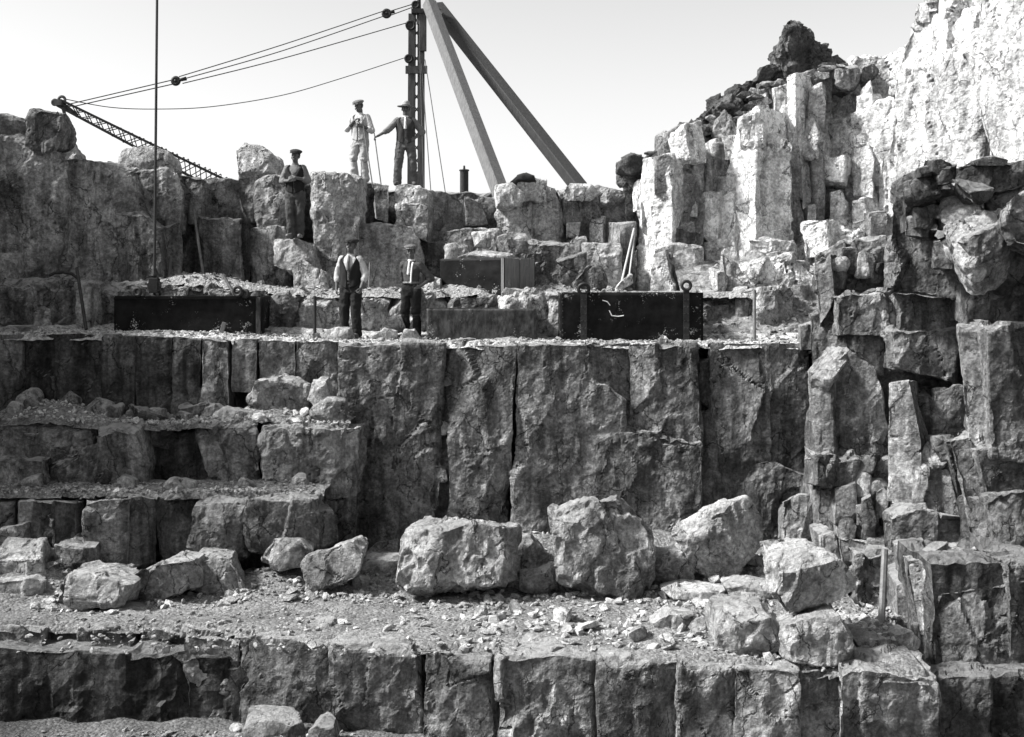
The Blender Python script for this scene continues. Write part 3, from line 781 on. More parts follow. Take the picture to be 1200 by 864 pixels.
def infill(parent, n, x0, x1, y0f, y1, D0, D1, wr, hr, mats, yawr, field):
    for k in range(n):
        x = rc.uniform(x0, x1); ya = y0f(x); y = rc.uniform(ya, y1)
        a, b = rc.uniform(*wr), rc.uniform(*hr)
        P_ = [(x - a * rc.uniform(.7, 1), y - b * rc.uniform(.6, 1)), (x + a * rc.uniform(.2, 1), y - b), (x + a, y - b * rc.uniform(-.2, .6)), (x + a * rc.uniform(.5, 1), y + b), (x - a * rc.uniform(.6, 1), y + b * rc.uniform(.6, 1))]
        t = (y - ya) / max(1, y1 - ya)
        block(parent, P_, D0 + (D1 - D0) * t + rc.uniform(-.12, .12), .6, rc.choice(mats), yaw=rc.uniform(*yawr), pitch=rc.uniform(-8, 14), tone=rc.uniform(.3, .9), split=2, chips=5, chip=.16, cell=.4, field=field)
infill(w5, 46, 752, 965, lambda x: max(110, 205 - (x - 752) * .55) + 14, 292, 25.95, 25.05, (5, 14), (10, 34), ['white', 'white', 'pale', 'joint'], (-12, 40), 73)
infill(w5, 16, 966, 1050, lambda x: 96, 280, 26.3, 25.3, (6, 16), (10, 40), ['white', 'white', 'cliff'], (10, 50), 73)
infill(w5, 22, 835, 950, lambda x: 300, 388, 23.9, 22.6, (7, 16), (6, 16), ['white', 'pale', 'pale', 'joint'], (-15, 40), 73)
for k in range(11):
    t = k / 10
    x, y, a = 1048 + 42 * t + rc.uniform(-4, 4), 104 - 112 * t, rc.uniform(5, 11)
    block(w5, [(x - a * .5, y - a), (x + a, y - a * 1.3), (x + a * 1.2, y + a * 1.2), (x - a * .7, y + a * 1.5)], 25.4 - 1.2 * t, .8, 'cliff', yaw=rc.uniform(30, 55), tone=.6, split=2, chips=5, chip=.15, cell=.4, field=73)
# dark soil and shale over the cliff
rs2 = random.Random(8)
ob = [([(726, 192), (738, 182), (752, 180), (752, 200), (740, 225), (728, 215)], 26.2), ([(745, 188), (765, 178), (785, 176), (785, 196), (750, 205)], 26.0), ([(776, 172), (800, 150), (822, 142), (826, 168), (790, 180)], 26.4),
      ([(815, 146), (850, 112), (868, 118), (868, 160), (828, 172)], 26.8), ([(845, 115), (876, 98), (895, 92), (900, 125), (866, 140)], 27.2), ([(885, 96), (900, 80), (925, 78), (925, 100), (893, 112)], 27.4),
      ([(730, 204), (746, 208), (748, 285), (737, 288)], 26.4)]
for poly, D in ob:
    block(w5, poly, D, 1.2, 'earth', name='soil_block', split=4, rough=2.2, chips=10, chip=.25, cell=.3, tone=.6)
for poly, D in (([(905, 82), (922, 66), (985, 64), (1000, 82), (990, 92), (910, 96)], 27.6), ([(975, 84), (990, 72), (1003, 78), (1004, 92), (980, 94)], 27.3)):
    block(w5, poly, D, 1.0, 'earth', name='soil_block', split=4, rough=2.0, chips=8, chip=.2, cell=.3, tone=.8)
for k in range(26):
    x = rs2.uniform(872, 985); y = 112 - (x - 872) * .32 + rs2.uniform(-4, 16)
    a, b = rs2.uniform(4, 12), rs2.uniform(2, 5)
    block(w5, [(x - a, y), (x - a * .5, y - b), (x + a * .6, y - b * .8), (x + a, y + b * .3), (x, y + b)], 26.2, .4, 'pale' if rs2.random() < .7 else 'earth', name='shale_slab', split=1, chips=4, chip=.2, res=2.4, tone=.6)
rs = random.Random(5)
for k in range(46):
    t = rs.random()
    x, y = 775 + 140 * t + rs.uniform(-12, 12), 182 - 85 * t + rs.uniform(-6, 18)
    a, b = rs.uniform(4, 11), rs.uniform(2, 4.5)
    block(w5, [(x - a, y), (x - a * .5, y - b), (x + a * .6, y - b * .8), (x + a, y + b * .3), (x, y + b)], 26.0 + t * .9, .4, 'pale' if rs.random() < .65 else 'earth', name='shale_slab', split=1, chips=4, chip=.2, res=2.4, tone=.6)

# near wall on the right, in the shade
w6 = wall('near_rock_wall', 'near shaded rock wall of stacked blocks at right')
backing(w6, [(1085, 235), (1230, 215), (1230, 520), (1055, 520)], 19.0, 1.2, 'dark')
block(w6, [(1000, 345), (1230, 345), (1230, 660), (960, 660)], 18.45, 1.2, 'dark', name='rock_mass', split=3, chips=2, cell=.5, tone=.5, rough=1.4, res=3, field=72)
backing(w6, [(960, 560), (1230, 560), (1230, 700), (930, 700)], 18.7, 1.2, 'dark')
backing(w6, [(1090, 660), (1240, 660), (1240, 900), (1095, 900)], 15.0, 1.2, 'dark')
nw = [  # poly, D, T, mat, yaw, tone, split, pitch
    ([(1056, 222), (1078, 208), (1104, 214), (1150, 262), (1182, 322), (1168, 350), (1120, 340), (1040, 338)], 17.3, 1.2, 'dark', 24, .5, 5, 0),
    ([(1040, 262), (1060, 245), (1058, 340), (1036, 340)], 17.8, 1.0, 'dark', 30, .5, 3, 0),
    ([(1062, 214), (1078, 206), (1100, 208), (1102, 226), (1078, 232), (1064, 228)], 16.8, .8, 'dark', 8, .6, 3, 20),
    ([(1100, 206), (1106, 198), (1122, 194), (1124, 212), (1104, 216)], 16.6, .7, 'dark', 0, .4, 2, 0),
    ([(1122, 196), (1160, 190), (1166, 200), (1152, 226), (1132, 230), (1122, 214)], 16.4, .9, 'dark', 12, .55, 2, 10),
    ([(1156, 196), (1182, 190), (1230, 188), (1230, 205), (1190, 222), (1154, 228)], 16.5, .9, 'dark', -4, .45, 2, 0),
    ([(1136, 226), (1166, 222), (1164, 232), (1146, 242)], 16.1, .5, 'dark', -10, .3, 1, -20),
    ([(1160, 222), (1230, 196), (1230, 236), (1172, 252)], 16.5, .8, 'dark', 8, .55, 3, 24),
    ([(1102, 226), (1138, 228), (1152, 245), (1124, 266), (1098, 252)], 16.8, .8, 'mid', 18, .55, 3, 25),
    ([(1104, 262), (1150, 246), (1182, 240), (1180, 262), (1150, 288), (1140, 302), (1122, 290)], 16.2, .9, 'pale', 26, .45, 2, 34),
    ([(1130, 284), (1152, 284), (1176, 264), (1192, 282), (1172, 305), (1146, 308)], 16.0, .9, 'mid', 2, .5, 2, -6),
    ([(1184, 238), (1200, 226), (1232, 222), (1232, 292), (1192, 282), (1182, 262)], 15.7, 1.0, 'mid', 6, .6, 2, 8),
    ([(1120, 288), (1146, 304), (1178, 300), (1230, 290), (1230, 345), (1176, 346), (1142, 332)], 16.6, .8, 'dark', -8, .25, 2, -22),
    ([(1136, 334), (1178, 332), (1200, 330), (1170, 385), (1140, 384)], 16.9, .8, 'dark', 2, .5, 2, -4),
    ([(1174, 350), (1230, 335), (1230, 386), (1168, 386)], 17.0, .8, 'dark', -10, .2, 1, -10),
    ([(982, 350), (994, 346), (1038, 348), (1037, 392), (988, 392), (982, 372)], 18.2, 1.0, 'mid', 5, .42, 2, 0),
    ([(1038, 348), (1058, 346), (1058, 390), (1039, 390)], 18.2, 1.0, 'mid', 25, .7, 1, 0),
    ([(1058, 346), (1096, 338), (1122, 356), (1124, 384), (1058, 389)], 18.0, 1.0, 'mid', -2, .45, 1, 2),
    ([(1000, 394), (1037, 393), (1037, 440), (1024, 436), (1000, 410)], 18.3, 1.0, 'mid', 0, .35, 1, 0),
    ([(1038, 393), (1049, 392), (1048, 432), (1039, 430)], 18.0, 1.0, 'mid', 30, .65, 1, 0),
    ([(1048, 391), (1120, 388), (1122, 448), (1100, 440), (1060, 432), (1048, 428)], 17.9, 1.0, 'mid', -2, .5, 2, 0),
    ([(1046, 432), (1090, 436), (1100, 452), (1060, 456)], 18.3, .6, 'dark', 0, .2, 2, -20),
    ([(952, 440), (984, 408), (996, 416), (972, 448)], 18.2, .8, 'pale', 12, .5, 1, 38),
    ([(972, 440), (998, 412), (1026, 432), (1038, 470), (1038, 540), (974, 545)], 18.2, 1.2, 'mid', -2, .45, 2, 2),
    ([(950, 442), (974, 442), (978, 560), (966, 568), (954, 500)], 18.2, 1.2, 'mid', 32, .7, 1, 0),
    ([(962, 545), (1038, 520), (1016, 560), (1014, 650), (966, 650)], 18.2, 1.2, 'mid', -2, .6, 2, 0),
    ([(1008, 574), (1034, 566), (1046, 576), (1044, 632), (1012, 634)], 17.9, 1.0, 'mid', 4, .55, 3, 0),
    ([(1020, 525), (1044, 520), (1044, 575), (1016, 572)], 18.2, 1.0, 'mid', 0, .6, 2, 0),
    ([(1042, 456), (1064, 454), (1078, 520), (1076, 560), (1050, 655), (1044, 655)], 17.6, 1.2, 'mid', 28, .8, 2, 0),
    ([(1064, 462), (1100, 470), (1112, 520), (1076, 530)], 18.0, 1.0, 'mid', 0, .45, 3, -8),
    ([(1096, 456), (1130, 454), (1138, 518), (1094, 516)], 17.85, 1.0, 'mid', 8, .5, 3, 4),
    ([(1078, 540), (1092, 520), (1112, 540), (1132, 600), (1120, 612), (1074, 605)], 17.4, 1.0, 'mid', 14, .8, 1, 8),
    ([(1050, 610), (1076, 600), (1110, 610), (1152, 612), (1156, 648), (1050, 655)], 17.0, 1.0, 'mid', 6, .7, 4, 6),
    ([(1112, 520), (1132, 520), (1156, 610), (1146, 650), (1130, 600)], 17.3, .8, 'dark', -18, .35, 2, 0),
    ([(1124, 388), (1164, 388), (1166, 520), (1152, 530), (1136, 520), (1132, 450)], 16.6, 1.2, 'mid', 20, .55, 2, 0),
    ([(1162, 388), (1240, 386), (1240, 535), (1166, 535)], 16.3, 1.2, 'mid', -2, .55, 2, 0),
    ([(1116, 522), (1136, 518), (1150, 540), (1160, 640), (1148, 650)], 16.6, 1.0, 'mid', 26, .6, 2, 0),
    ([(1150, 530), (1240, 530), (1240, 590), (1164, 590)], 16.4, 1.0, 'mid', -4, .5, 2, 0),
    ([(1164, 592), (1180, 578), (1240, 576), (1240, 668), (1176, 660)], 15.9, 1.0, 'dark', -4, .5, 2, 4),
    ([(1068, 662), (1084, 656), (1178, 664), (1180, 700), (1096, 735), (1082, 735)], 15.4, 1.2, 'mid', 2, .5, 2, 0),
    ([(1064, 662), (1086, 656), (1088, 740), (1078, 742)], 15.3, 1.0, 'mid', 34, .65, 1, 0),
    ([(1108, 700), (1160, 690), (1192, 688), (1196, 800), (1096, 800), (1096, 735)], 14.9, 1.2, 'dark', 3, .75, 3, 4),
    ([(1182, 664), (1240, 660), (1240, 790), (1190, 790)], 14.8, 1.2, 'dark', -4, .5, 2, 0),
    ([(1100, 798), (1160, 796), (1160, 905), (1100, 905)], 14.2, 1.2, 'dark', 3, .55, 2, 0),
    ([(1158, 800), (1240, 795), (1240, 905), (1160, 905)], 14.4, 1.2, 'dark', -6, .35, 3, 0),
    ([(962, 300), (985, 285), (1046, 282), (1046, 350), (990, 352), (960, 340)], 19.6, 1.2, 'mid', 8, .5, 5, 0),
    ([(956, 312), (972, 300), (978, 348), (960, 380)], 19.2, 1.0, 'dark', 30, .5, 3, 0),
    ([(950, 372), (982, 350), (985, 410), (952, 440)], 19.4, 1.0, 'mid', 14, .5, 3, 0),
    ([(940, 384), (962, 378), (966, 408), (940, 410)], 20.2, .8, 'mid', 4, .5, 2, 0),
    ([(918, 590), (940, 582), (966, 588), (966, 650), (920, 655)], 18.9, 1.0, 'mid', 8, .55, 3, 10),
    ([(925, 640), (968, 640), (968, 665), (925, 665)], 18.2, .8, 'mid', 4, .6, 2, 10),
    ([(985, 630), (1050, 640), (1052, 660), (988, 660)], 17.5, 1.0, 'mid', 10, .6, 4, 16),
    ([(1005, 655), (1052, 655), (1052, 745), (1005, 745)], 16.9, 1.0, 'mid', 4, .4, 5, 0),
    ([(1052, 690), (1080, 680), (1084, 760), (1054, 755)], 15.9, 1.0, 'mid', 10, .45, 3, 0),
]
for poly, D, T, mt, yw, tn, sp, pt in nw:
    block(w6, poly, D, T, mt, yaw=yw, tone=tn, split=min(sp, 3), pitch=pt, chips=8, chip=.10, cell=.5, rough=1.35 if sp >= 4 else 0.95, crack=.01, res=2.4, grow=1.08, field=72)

infill(w6, 16, 962, 1056, lambda x: 540, 648, 18.1, 17.6, (8, 20), (10, 26), ['mid', 'mid', 'dark'], (-14, 34), 72)
infill(w6, 12, 1066, 1170, lambda x: 222 + max(0, (x - 1110)) * .5, 330, 17.15, 16.75, (8, 20), (8, 20), ['mid', 'dark', 'dark'], (-14, 36), 72)
infill(w6, 8, 960, 1040, lambda x: 300, 345, 19.3, 19.0, (8, 18), (8, 16), ['mid', 'dark'], (-14, 36), 72)

# unseen rock beyond the frame, the left masses added for the shade they cast
w7 = wall('unseen_rock_wall', 'unseen rock masses beyond the frame, the left ones added to cast shade')
def mass(parent, x0, x1, y0, y1, z0, z1, seed, mat='dark', name='rock_mass'):
    nx, ny, nz = max(4, int((x1 - x0) / .35)), max(4, int((y1 - y0) / .35)), max(4, int((z1 - z0) / .35))
    ij, q = lattice(nx, ny, nz, True)
    p = np.array([x0, y0, z0]) + ij / np.array([nx, ny, nz]) * np.array([x1 - x0, y1 - y0, z1 - z0])
    n = vnormals(p, q)
    f1, e1, r1 = facets(p / np.array([1.1, 1.1, 1.7]) + seed, 3)
    p = p + n * (0.35 * f1 + 0.3 * fbm(p * .5 + seed, 4))[:, None]
    if n[np.argmax(p[:, 2]), 2] < 0: q = q[:, ::-1]
    return link(name, mesh_np(name, p, q, mat, r1), parent)
mass(w7, -15, -12.2, -12, 17.7, -5.6, -1.0, 3)
mass(w7, -14.5, -10.9, 17.6, 24.8, -5.6, 4.0, 5)
mass(w7, 9.8, 13, -12, 22, -5.6, 2.5, 7, 'mid')

# ------------------------------------------------------------------ boulders
B = boulder
B('large pale boulder with a flat left face on the lower ledge, dark hollow under it', [(463, 692), (467, 645), (480, 632), (525, 622), (575, 616), (597, 618), (607, 634), (601, 668), (590, 690), (540, 697), (487, 707)], 17.3, 1.2,
  cuts=[(500, 630, -.1, -.55, .8), (588, 650, .9, -.45, .1), (540, 684, 0.05, -.6, -.8)], tone=.75, seed=301, split=1)
B('tallest blocky boulder on the lower ledge, pale above and dark below', [(650, 612), (665, 603), (692, 592), (728, 590), (752, 615), (771, 642), (771, 690), (758, 704), (655, 700), (650, 655)], 17.4, 1.3,
  cuts=[(705, 612, 0, -.6, .8), (660, 660, -.7, -.7, 0)], tone=.6, seed=302, split=1)
B('tilted boulder streaked white leaning right of the tallest block', [(796, 640), (800, 618), (825, 601), (850, 594), (881, 589), (900, 610), (896, 640), (870, 672), (838, 690), (805, 665)], 18.1, 1.1,
  cuts=[(840, 610, -.25, -.55, .8), (880, 650, .6, -.75, -.25)], tone=.65, seed=303)
B('pale rough boulder resting on a smaller block beside the upright bar', [(909, 700), (916, 658), (945, 648), (990, 660), (1009, 682), (1005, 702), (975, 718), (928, 727)], 14.35, .9,
  cuts=[(950, 668, -.1, -.5, .85), (975, 712, .1, -.6, -.75)], tone=.95, seed=304)
B('grey smooth block under the pale rough boulder', [(918, 764), (924, 734), (950, 726), (985, 725), (1006, 762), (998, 776), (950, 782), (921, 776)], 15.3, 1.0, tone=.55, seed=305, split=2, chips=6)
B('flat topped block left of the two stacked boulders', [(843, 752), (853, 719), (900, 722), (919, 737), (915, 762), (903, 773), (856, 770)], 15.6, 1.0, cuts=[(880, 728, 0, -.35, .95)], tone=.6, seed=306)
B('rounded pale boulder with a dark underside left of the big pale one', [(350, 672), (364, 652), (400, 640), (424, 655), (420, 674), (395, 690), (367, 698), (352, 690)], 17.2, .9, tone=.7, seed=307, cuts=[(390, 684, .2, -.6, -.8)])
B('dark angular block at the right end of a row of three', [(219, 672), (228, 663), (264, 655), (276, 668), (285, 690), (270, 697), (228, 693)], 17.2, .8, tone=.4, seed=308)
B('two toned wedge block in the middle of a row of three', [(136, 684), (175, 663), (216, 664), (226, 690), (176, 708), (150, 702)], 17.0, .9, tone=.5, seed=309, cuts=[(178, 685, .5, -.85, .1), (170, 685, -.4, -.85, .1)])
B('dark sharp edged boulder at the left front of the lower ledge', [(64, 706), (71, 680), (110, 676), (152, 689), (140, 710), (86, 719)], 16.7, .9, tone=.4, seed=310, cuts=[(110, 684, 0, -.4, .9), (110, 705, 0, -.8, -.5)])
B('dark mottled boulder below the lower stone step', [(303, 655), (318, 633), (346, 634), (365, 650), (356, 666), (322, 668)], 17.8, .7, tone=.45, seed=311)
B('pale flat topped rock at the left edge under the step', [(-12, 640), (30, 642), (46, 656), (50, 674), (20, 678), (-12, 676)], 17.4, .8, tone=.8, seed=312, cuts=[(20, 656, 0, -.4, .9)])
B('square pale block lowest at the left edge of the ledge', [(-12, 684), (38, 678), (48, 684), (47, 700), (-12, 706)], 16.9, .7, tone=.7, seed=313)
B('dark round rock above the pale flat one at the left edge', [(-6, 622), (12, 618), (24, 632), (22, 642), (-6, 642)], 17.9, .5, tone=.35, seed=314)
B('low rock in the gap left of the big pale boulder', [(424, 667), (444, 656), (466, 661), (462, 678), (430, 680)], 18.0, .6, tone=.6, seed=315)
B('dark slab against the main wall left of the big pale boulder', [(426, 650), (440, 636), (466, 632), (466, 652)], 19.0, .6, tone=.4, seed=316)
B('pale broken rock showing behind the big pale boulder', [(538, 618), (556, 603), (572, 606), (584, 620), (580, 642), (545, 642)], 18.8, .6, tone=.8, seed=317, chips=5, chip=.15, split=2)
B('slanted slab filling the gap between the two largest boulders', [(600, 640), (622, 632), (644, 655), (640, 684), (606, 680)], 18.6, .7, tone=.6, seed=318)
B('small square stone in the gap between the two largest boulders', [(607, 676), (640, 668), (650, 690), (625, 700), (607, 694)], 17.8, .5, tone=.5, seed=319)
B('shadowed block wedged between the tallest and the tilted boulder', [(766, 652), (798, 646), (816, 668), (812, 692), (772, 690)], 18.3, .7, tone=.5, seed=320)
B('pale slab lying in front of the tilted boulder', [(776, 692), (810, 684), (850, 690), (848, 702), (792, 706)], 17.4, .7, tone=.8, seed=321, cuts=[(810, 694, 0, -.3, .95)])
B('pale wedge stone lying on the ledge left of the flat topped block', [(765, 732), (784, 720), (815, 723), (802, 746), (772, 743)], 15.9, .5, tone=.75, seed=322)
B('grey rock at the foot of the near wall behind the tilted boulder', [(888, 672), (910, 655), (930, 660), (922, 684), (896, 688)], 17.6, .6, tone=.5, seed=323)
B('long flat slab between the ledge boulders and the near wall', [(850, 690), (880, 684), (908, 690), (904, 706), (858, 706)], 17.0, .6, tone=.8, seed=324)
B('flat slab lying at the foot of the upright bar', [(1000, 752), (1030, 744), (1056, 752), (1050, 768), (1010, 768)], 15.0, .6, tone=.6, seed=325, cuts=[(1030, 750, 0, -.4, .9)])
B('broken rock at the foot of the near wall right of the bar', [(1050, 745), (1068, 740), (1080, 752), (1074, 766), (1054, 764)], 15.2, .5, tone=.55, seed=326)
B('low rough rock on the pit floor below the lowest wall', [(280, 862), (296, 850), (322, 847), (345, 854), (352, 874), (282, 876)], 14.1, .6, tone=.35, seed=327, mat='mid')
B('small grey rock on the pit floor beside the low rough one', [(360, 858), (374, 849), (390, 853), (394, 870), (360, 870)], 14.0, .5, tone=.4, seed=328, mat='mid')
# boulders on the steps
B('small upright boulder on the upper step at the far left', [(15, 484), (20, 466), (34, 458), (41, 468), (38, 486), (22, 491)], 20.0, .5, tone=.6, seed=330)
B('broken pale block on the upper step against the main wall', [(285, 474), (300, 447), (338, 440), (357, 446), (358, 490), (330, 498), (292, 496)], 19.9, .6, tone=.65, seed=331, split=4)
B('angular pale stone right of the broken block on the upper step', [(359, 470), (364, 448), (382, 446), (387, 470), (372, 480)], 19.8, .5, tone=.75, seed=332)
B('dark stone with a pale top at the right end of the upper step', [(360, 482), (382, 468), (402, 474), (402, 500), (366, 500)], 19.6, .5, tone=.55, seed=333)
B('slanted slab below the broken block on the upper step', [(240, 500), (262, 480), (290, 484), (296, 504), (250, 512)], 19.6, .5, tone=.65, seed=334)
B('dark rounded stone halfway up the shaded corner of the steps', [(98, 480), (110, 466), (128, 474), (126, 496), (104, 498)], 20.1, .5, tone=.3, seed=335)
# rocks along the skyline and terraces
B('tall tapering block on the skyline under the crane jib', [(31, 127), (68, 132), (73, 142), (61, 176), (46, 182), (28, 168)], 22.9, .8, tone=.3, seed=340, chip=.06, chips=4, split=1, rough=.7, mat='dark')
B('low sloping block at the left end of the skyline', [(-20, 132), (4, 131), (26, 142), (28, 166), (-20, 168)], 23.8, .8, tone=.5, seed=341, chip=.15)
B('pale broken rock behind the tall tapering skyline block', [(56, 182), (66, 164), (80, 168), (95, 190), (70, 196)], 24.2, .6, tone=.8, seed=342)
B('wide pale block on the skyline right behind the hoist rope', [(139, 176), (160, 172), (186, 174), (200, 180), (207, 196), (196, 202), (150, 202), (140, 192)], 24.0, .8, tone=.8, seed=343)
B('leaning two layered boulder on the skyline left of the man on the ledge', [(274, 176), (290, 169), (308, 176), (316, 186), (328, 190), (333, 204), (310, 209), (281, 208)], 24.8, .8, tone=.65, seed=344)
B('pale blocky stone with dark cloth on it by the light stay', [(602, 212), (622, 208), (640, 213), (640, 234), (604, 236)], 26.0, .6, tone=.95, seed=345, chip=.15)
B('small cracked stone right of the cloth covered one', [(636, 216), (652, 222), (652, 234), (638, 236)], 26.1, .4, tone=.6, seed=346)
B('flat pale stone on the skyline at the foot of the dark stay', [(660, 224), (668, 214), (690, 216), (706, 226), (690, 234), (664, 236)], 26.1, .6, tone=.8, seed=347)
B('dark triangular slab propped in front of the terrace block', [(652, 307), (687, 294), (686, 324), (676, 320)], 23.9, .25, tone=.15, seed=348, mat='dark', chips=3, chip=.08, split=0, rough=.5)
B('dark rounded boulder beside the triangular slab behind the steel skip', [(672, 336), (684, 316), (694, 307), (706, 312), (712, 330), (706, 342), (676, 344)], 23.5, .6, tone=.2, seed=349, mat='dark')
B('leaning slab of stone near the two propped sticks', [(716, 342), (728, 328), (740, 322), (742, 332), (724, 344)], 23.4, .3, tone=.7, seed=350)
B('pale rough lump of rock on the low wall between skip and plate', [(588, 346), (596, 337), (606, 338), (622, 344), (634, 354), (600, 362)], 22.4, .5, tone=.9, seed=351, mat='pale')
B('large square stone behind the laden steel box', [(520, 290), (532, 284), (548, 286), (552, 308), (520, 312)], 24.0, .6, tone=.6, seed=352, mat='pale', chip=.1)
B('flat slab lying along the top of the laden steel box', [(536, 302), (556, 294), (584, 296), (601, 298), (598, 304), (560, 306)], 23.3, .6, tone=.7, seed=353, mat='pale', cuts=[(570, 300, 0, -.4, .9)])
B('dark stone on the heap behind the laden steel box', [(582, 280), (598, 272), (618, 276), (620, 296), (588, 298)], 24.3, .6, tone=.4, seed=354)
B('pale stone at the top of the heap behind the steel box', [(552, 276), (562, 270), (576, 272), (576, 288), (556, 290)], 24.5, .5, tone=.7, seed=355, mat='pale')
B('pale rock between the man with braces and the laden box', [(498, 330), (506, 325), (516, 326), (516, 346), (500, 348)], 23.2, .5, tone=.9, seed=356, mat='pale')
B('flat pale block lowest at the far left of the terrace', [(-12, 298), (8, 296), (20, 304), (21, 326), (-12, 329)], 22.3, .5, tone=.6, seed=357)
B('flat topped rock on the bench in front of the leaning bar', [(0, 386), (10, 382), (34, 384), (40, 392), (0, 394)], 20.9, .4, tone=.6, seed=358)
B('pale stone on the bench at the feet of the man in the dark waistcoat', [(356, 400), (366, 386), (378, 390), (384, 402), (364, 406)], 21.3, .4, tone=.75, seed=359)
B('flat slab propped before the man in the dark waistcoat', [(374, 392), (392, 384), (410, 386), (416, 402), (384, 404)], 21.2, .4, tone=.75, seed=360)
B('pale lump at the feet of the man with braces', [(466, 398), (474, 386), (486, 388), (494, 400), (470, 404)], 21.2, .3, tone=.95, seed=361, mat='pale')
B('grey rock between the two men on the bench', [(434, 396), (448, 384), (462, 388), (464, 400), (438, 404)], 21.3, .4, tone=.75, seed=362)
B('taller grey slab behind the rocks between the two men', [(440, 388), (452, 374), (470, 370), (476, 388), (450, 394)], 21.9, .3, tone=.6, seed=363)
B('dark weathered knob of earth and rock topping the cliff', [(914, 78), (916, 46), (927, 28), (945, 24), (960, 36), (970, 54), (984, 78), (960, 86), (925, 86)], 27.2, 1.2, mat='earth', tone=.6, seed=364, rough=1.6, cell=.25, res=2.0, chip=.15)
B('dark round boulder on the cliff slope below the knob', [(888, 92), (890, 80), (902, 76), (908, 84), (904, 94)], 27.1, .5, mat='earth', tone=.6, seed=365)
B('dark rock overhanging the left end of the cliff top', [(725, 196), (728, 188), (742, 182), (756, 184), (756, 196), (738, 204)], 25.8, .7, mat='earth', tone=.4, seed=366)
B('dark rounded boulder on top of the near wall at right', [(1093, 200), (1094, 190), (1104, 186), (1116, 190), (1118, 200), (1106, 206)], 16.6, .4, tone=.3, seed=367, mat='dark')
B('small dark stone left of the rounded boulder on the near wall', [(1077, 208), (1079, 196), (1090, 192), (1094, 206)], 16.7, .3, tone=.3, seed=368, mat='dark')
B('thin slab lying on top of the near wall at right', [(1140, 188), (1160, 182), (1182, 188), (1178, 194), (1144, 194)], 16.3, .4, tone=.5, seed=369, mat='mid')
B('small pale stone on the near block shelf', [(1026, 346), (1032, 338), (1042, 338), (1046, 346), (1036, 352)], 18.3, .25, tone=.7, seed=370)

rl = random.Random(31)
for k in range(22):
    lz, x0, x1, d0, d1 = [('stepa', 10, 400, 19.7, 20.3), ('stepb', 10, 360, 18.6, 19.1), ('lower', 20, 440, 17.3, 18.1), ('stepa', 0, 230, 19.9, 20.4)][k % 4]
    px, d = rl.uniform(x0, x1), rl.uniform(d0, d1)
    z = float(LEDGES[lz](np.array([(px - CX) / F * d]), np.array([d]))[0])
    y = HY - z / d * F
    a, b = rl.uniform(8, 17), rl.uniform(7, 15)
    B({'stepa': 'broken angular block lying in the litter on the upper left step', 'stepb': 'broken angular block lying in the litter on the lower left step', 'lower': 'broken angular block lying on the ledge below the left steps'}[lz], [(px - a, y + 2), (px - a * rl.uniform(.5, 1), y - b * rl.uniform(.4, .9)), (px + a * rl.uniform(-.4, .3), y - b), (px + a * .8, y - b * rl.uniform(.3, .9)), (px + a, y + 2)],
      d, rl.uniform(.25, .45), group={'stepa': 'blocks on the upper left step', 'stepb': 'blocks on the lower left step', 'lower': 'blocks below the left steps'}[lz], tone=rl.uniform(.4, .9), seed=400 + k, chips=5, chip=.18, mat=rl.choice(['boulder', 'mid', 'boulder']))

# ------------------------------------------------------------------ small loose stones
def ico(sub):
    bm = bmesh.new()
    bmesh.ops.create_icosphere(bm, subdivisions=sub, radius=1.0)
    v = np.array([x.co[:] for x in bm.verts]); f = np.array([[w.index for w in x.verts] for x in bm.faces])
    bm.free()
    return v, f
def chip_stone(seed, sub):
    rg = np.random.RandomState(seed)
    v, f = ico(sub)
    v = v * 1.35
    for k in range(9):
        n = rg.normal(size=3); n /= np.linalg.norm(n)
        s = v @ n - rg.uniform(.45, .85)
        v = v - np.maximum(s, 0)[:, None] * n
    v = v * np.array([1.0, rg.uniform(.55, .95), rg.uniform(.35, .75)])
    return v, f
PROTO = [chip_stone(k, 2) for k in range(14)]
MINI = [chip_stone(k + 50, 1) for k in range(14)]

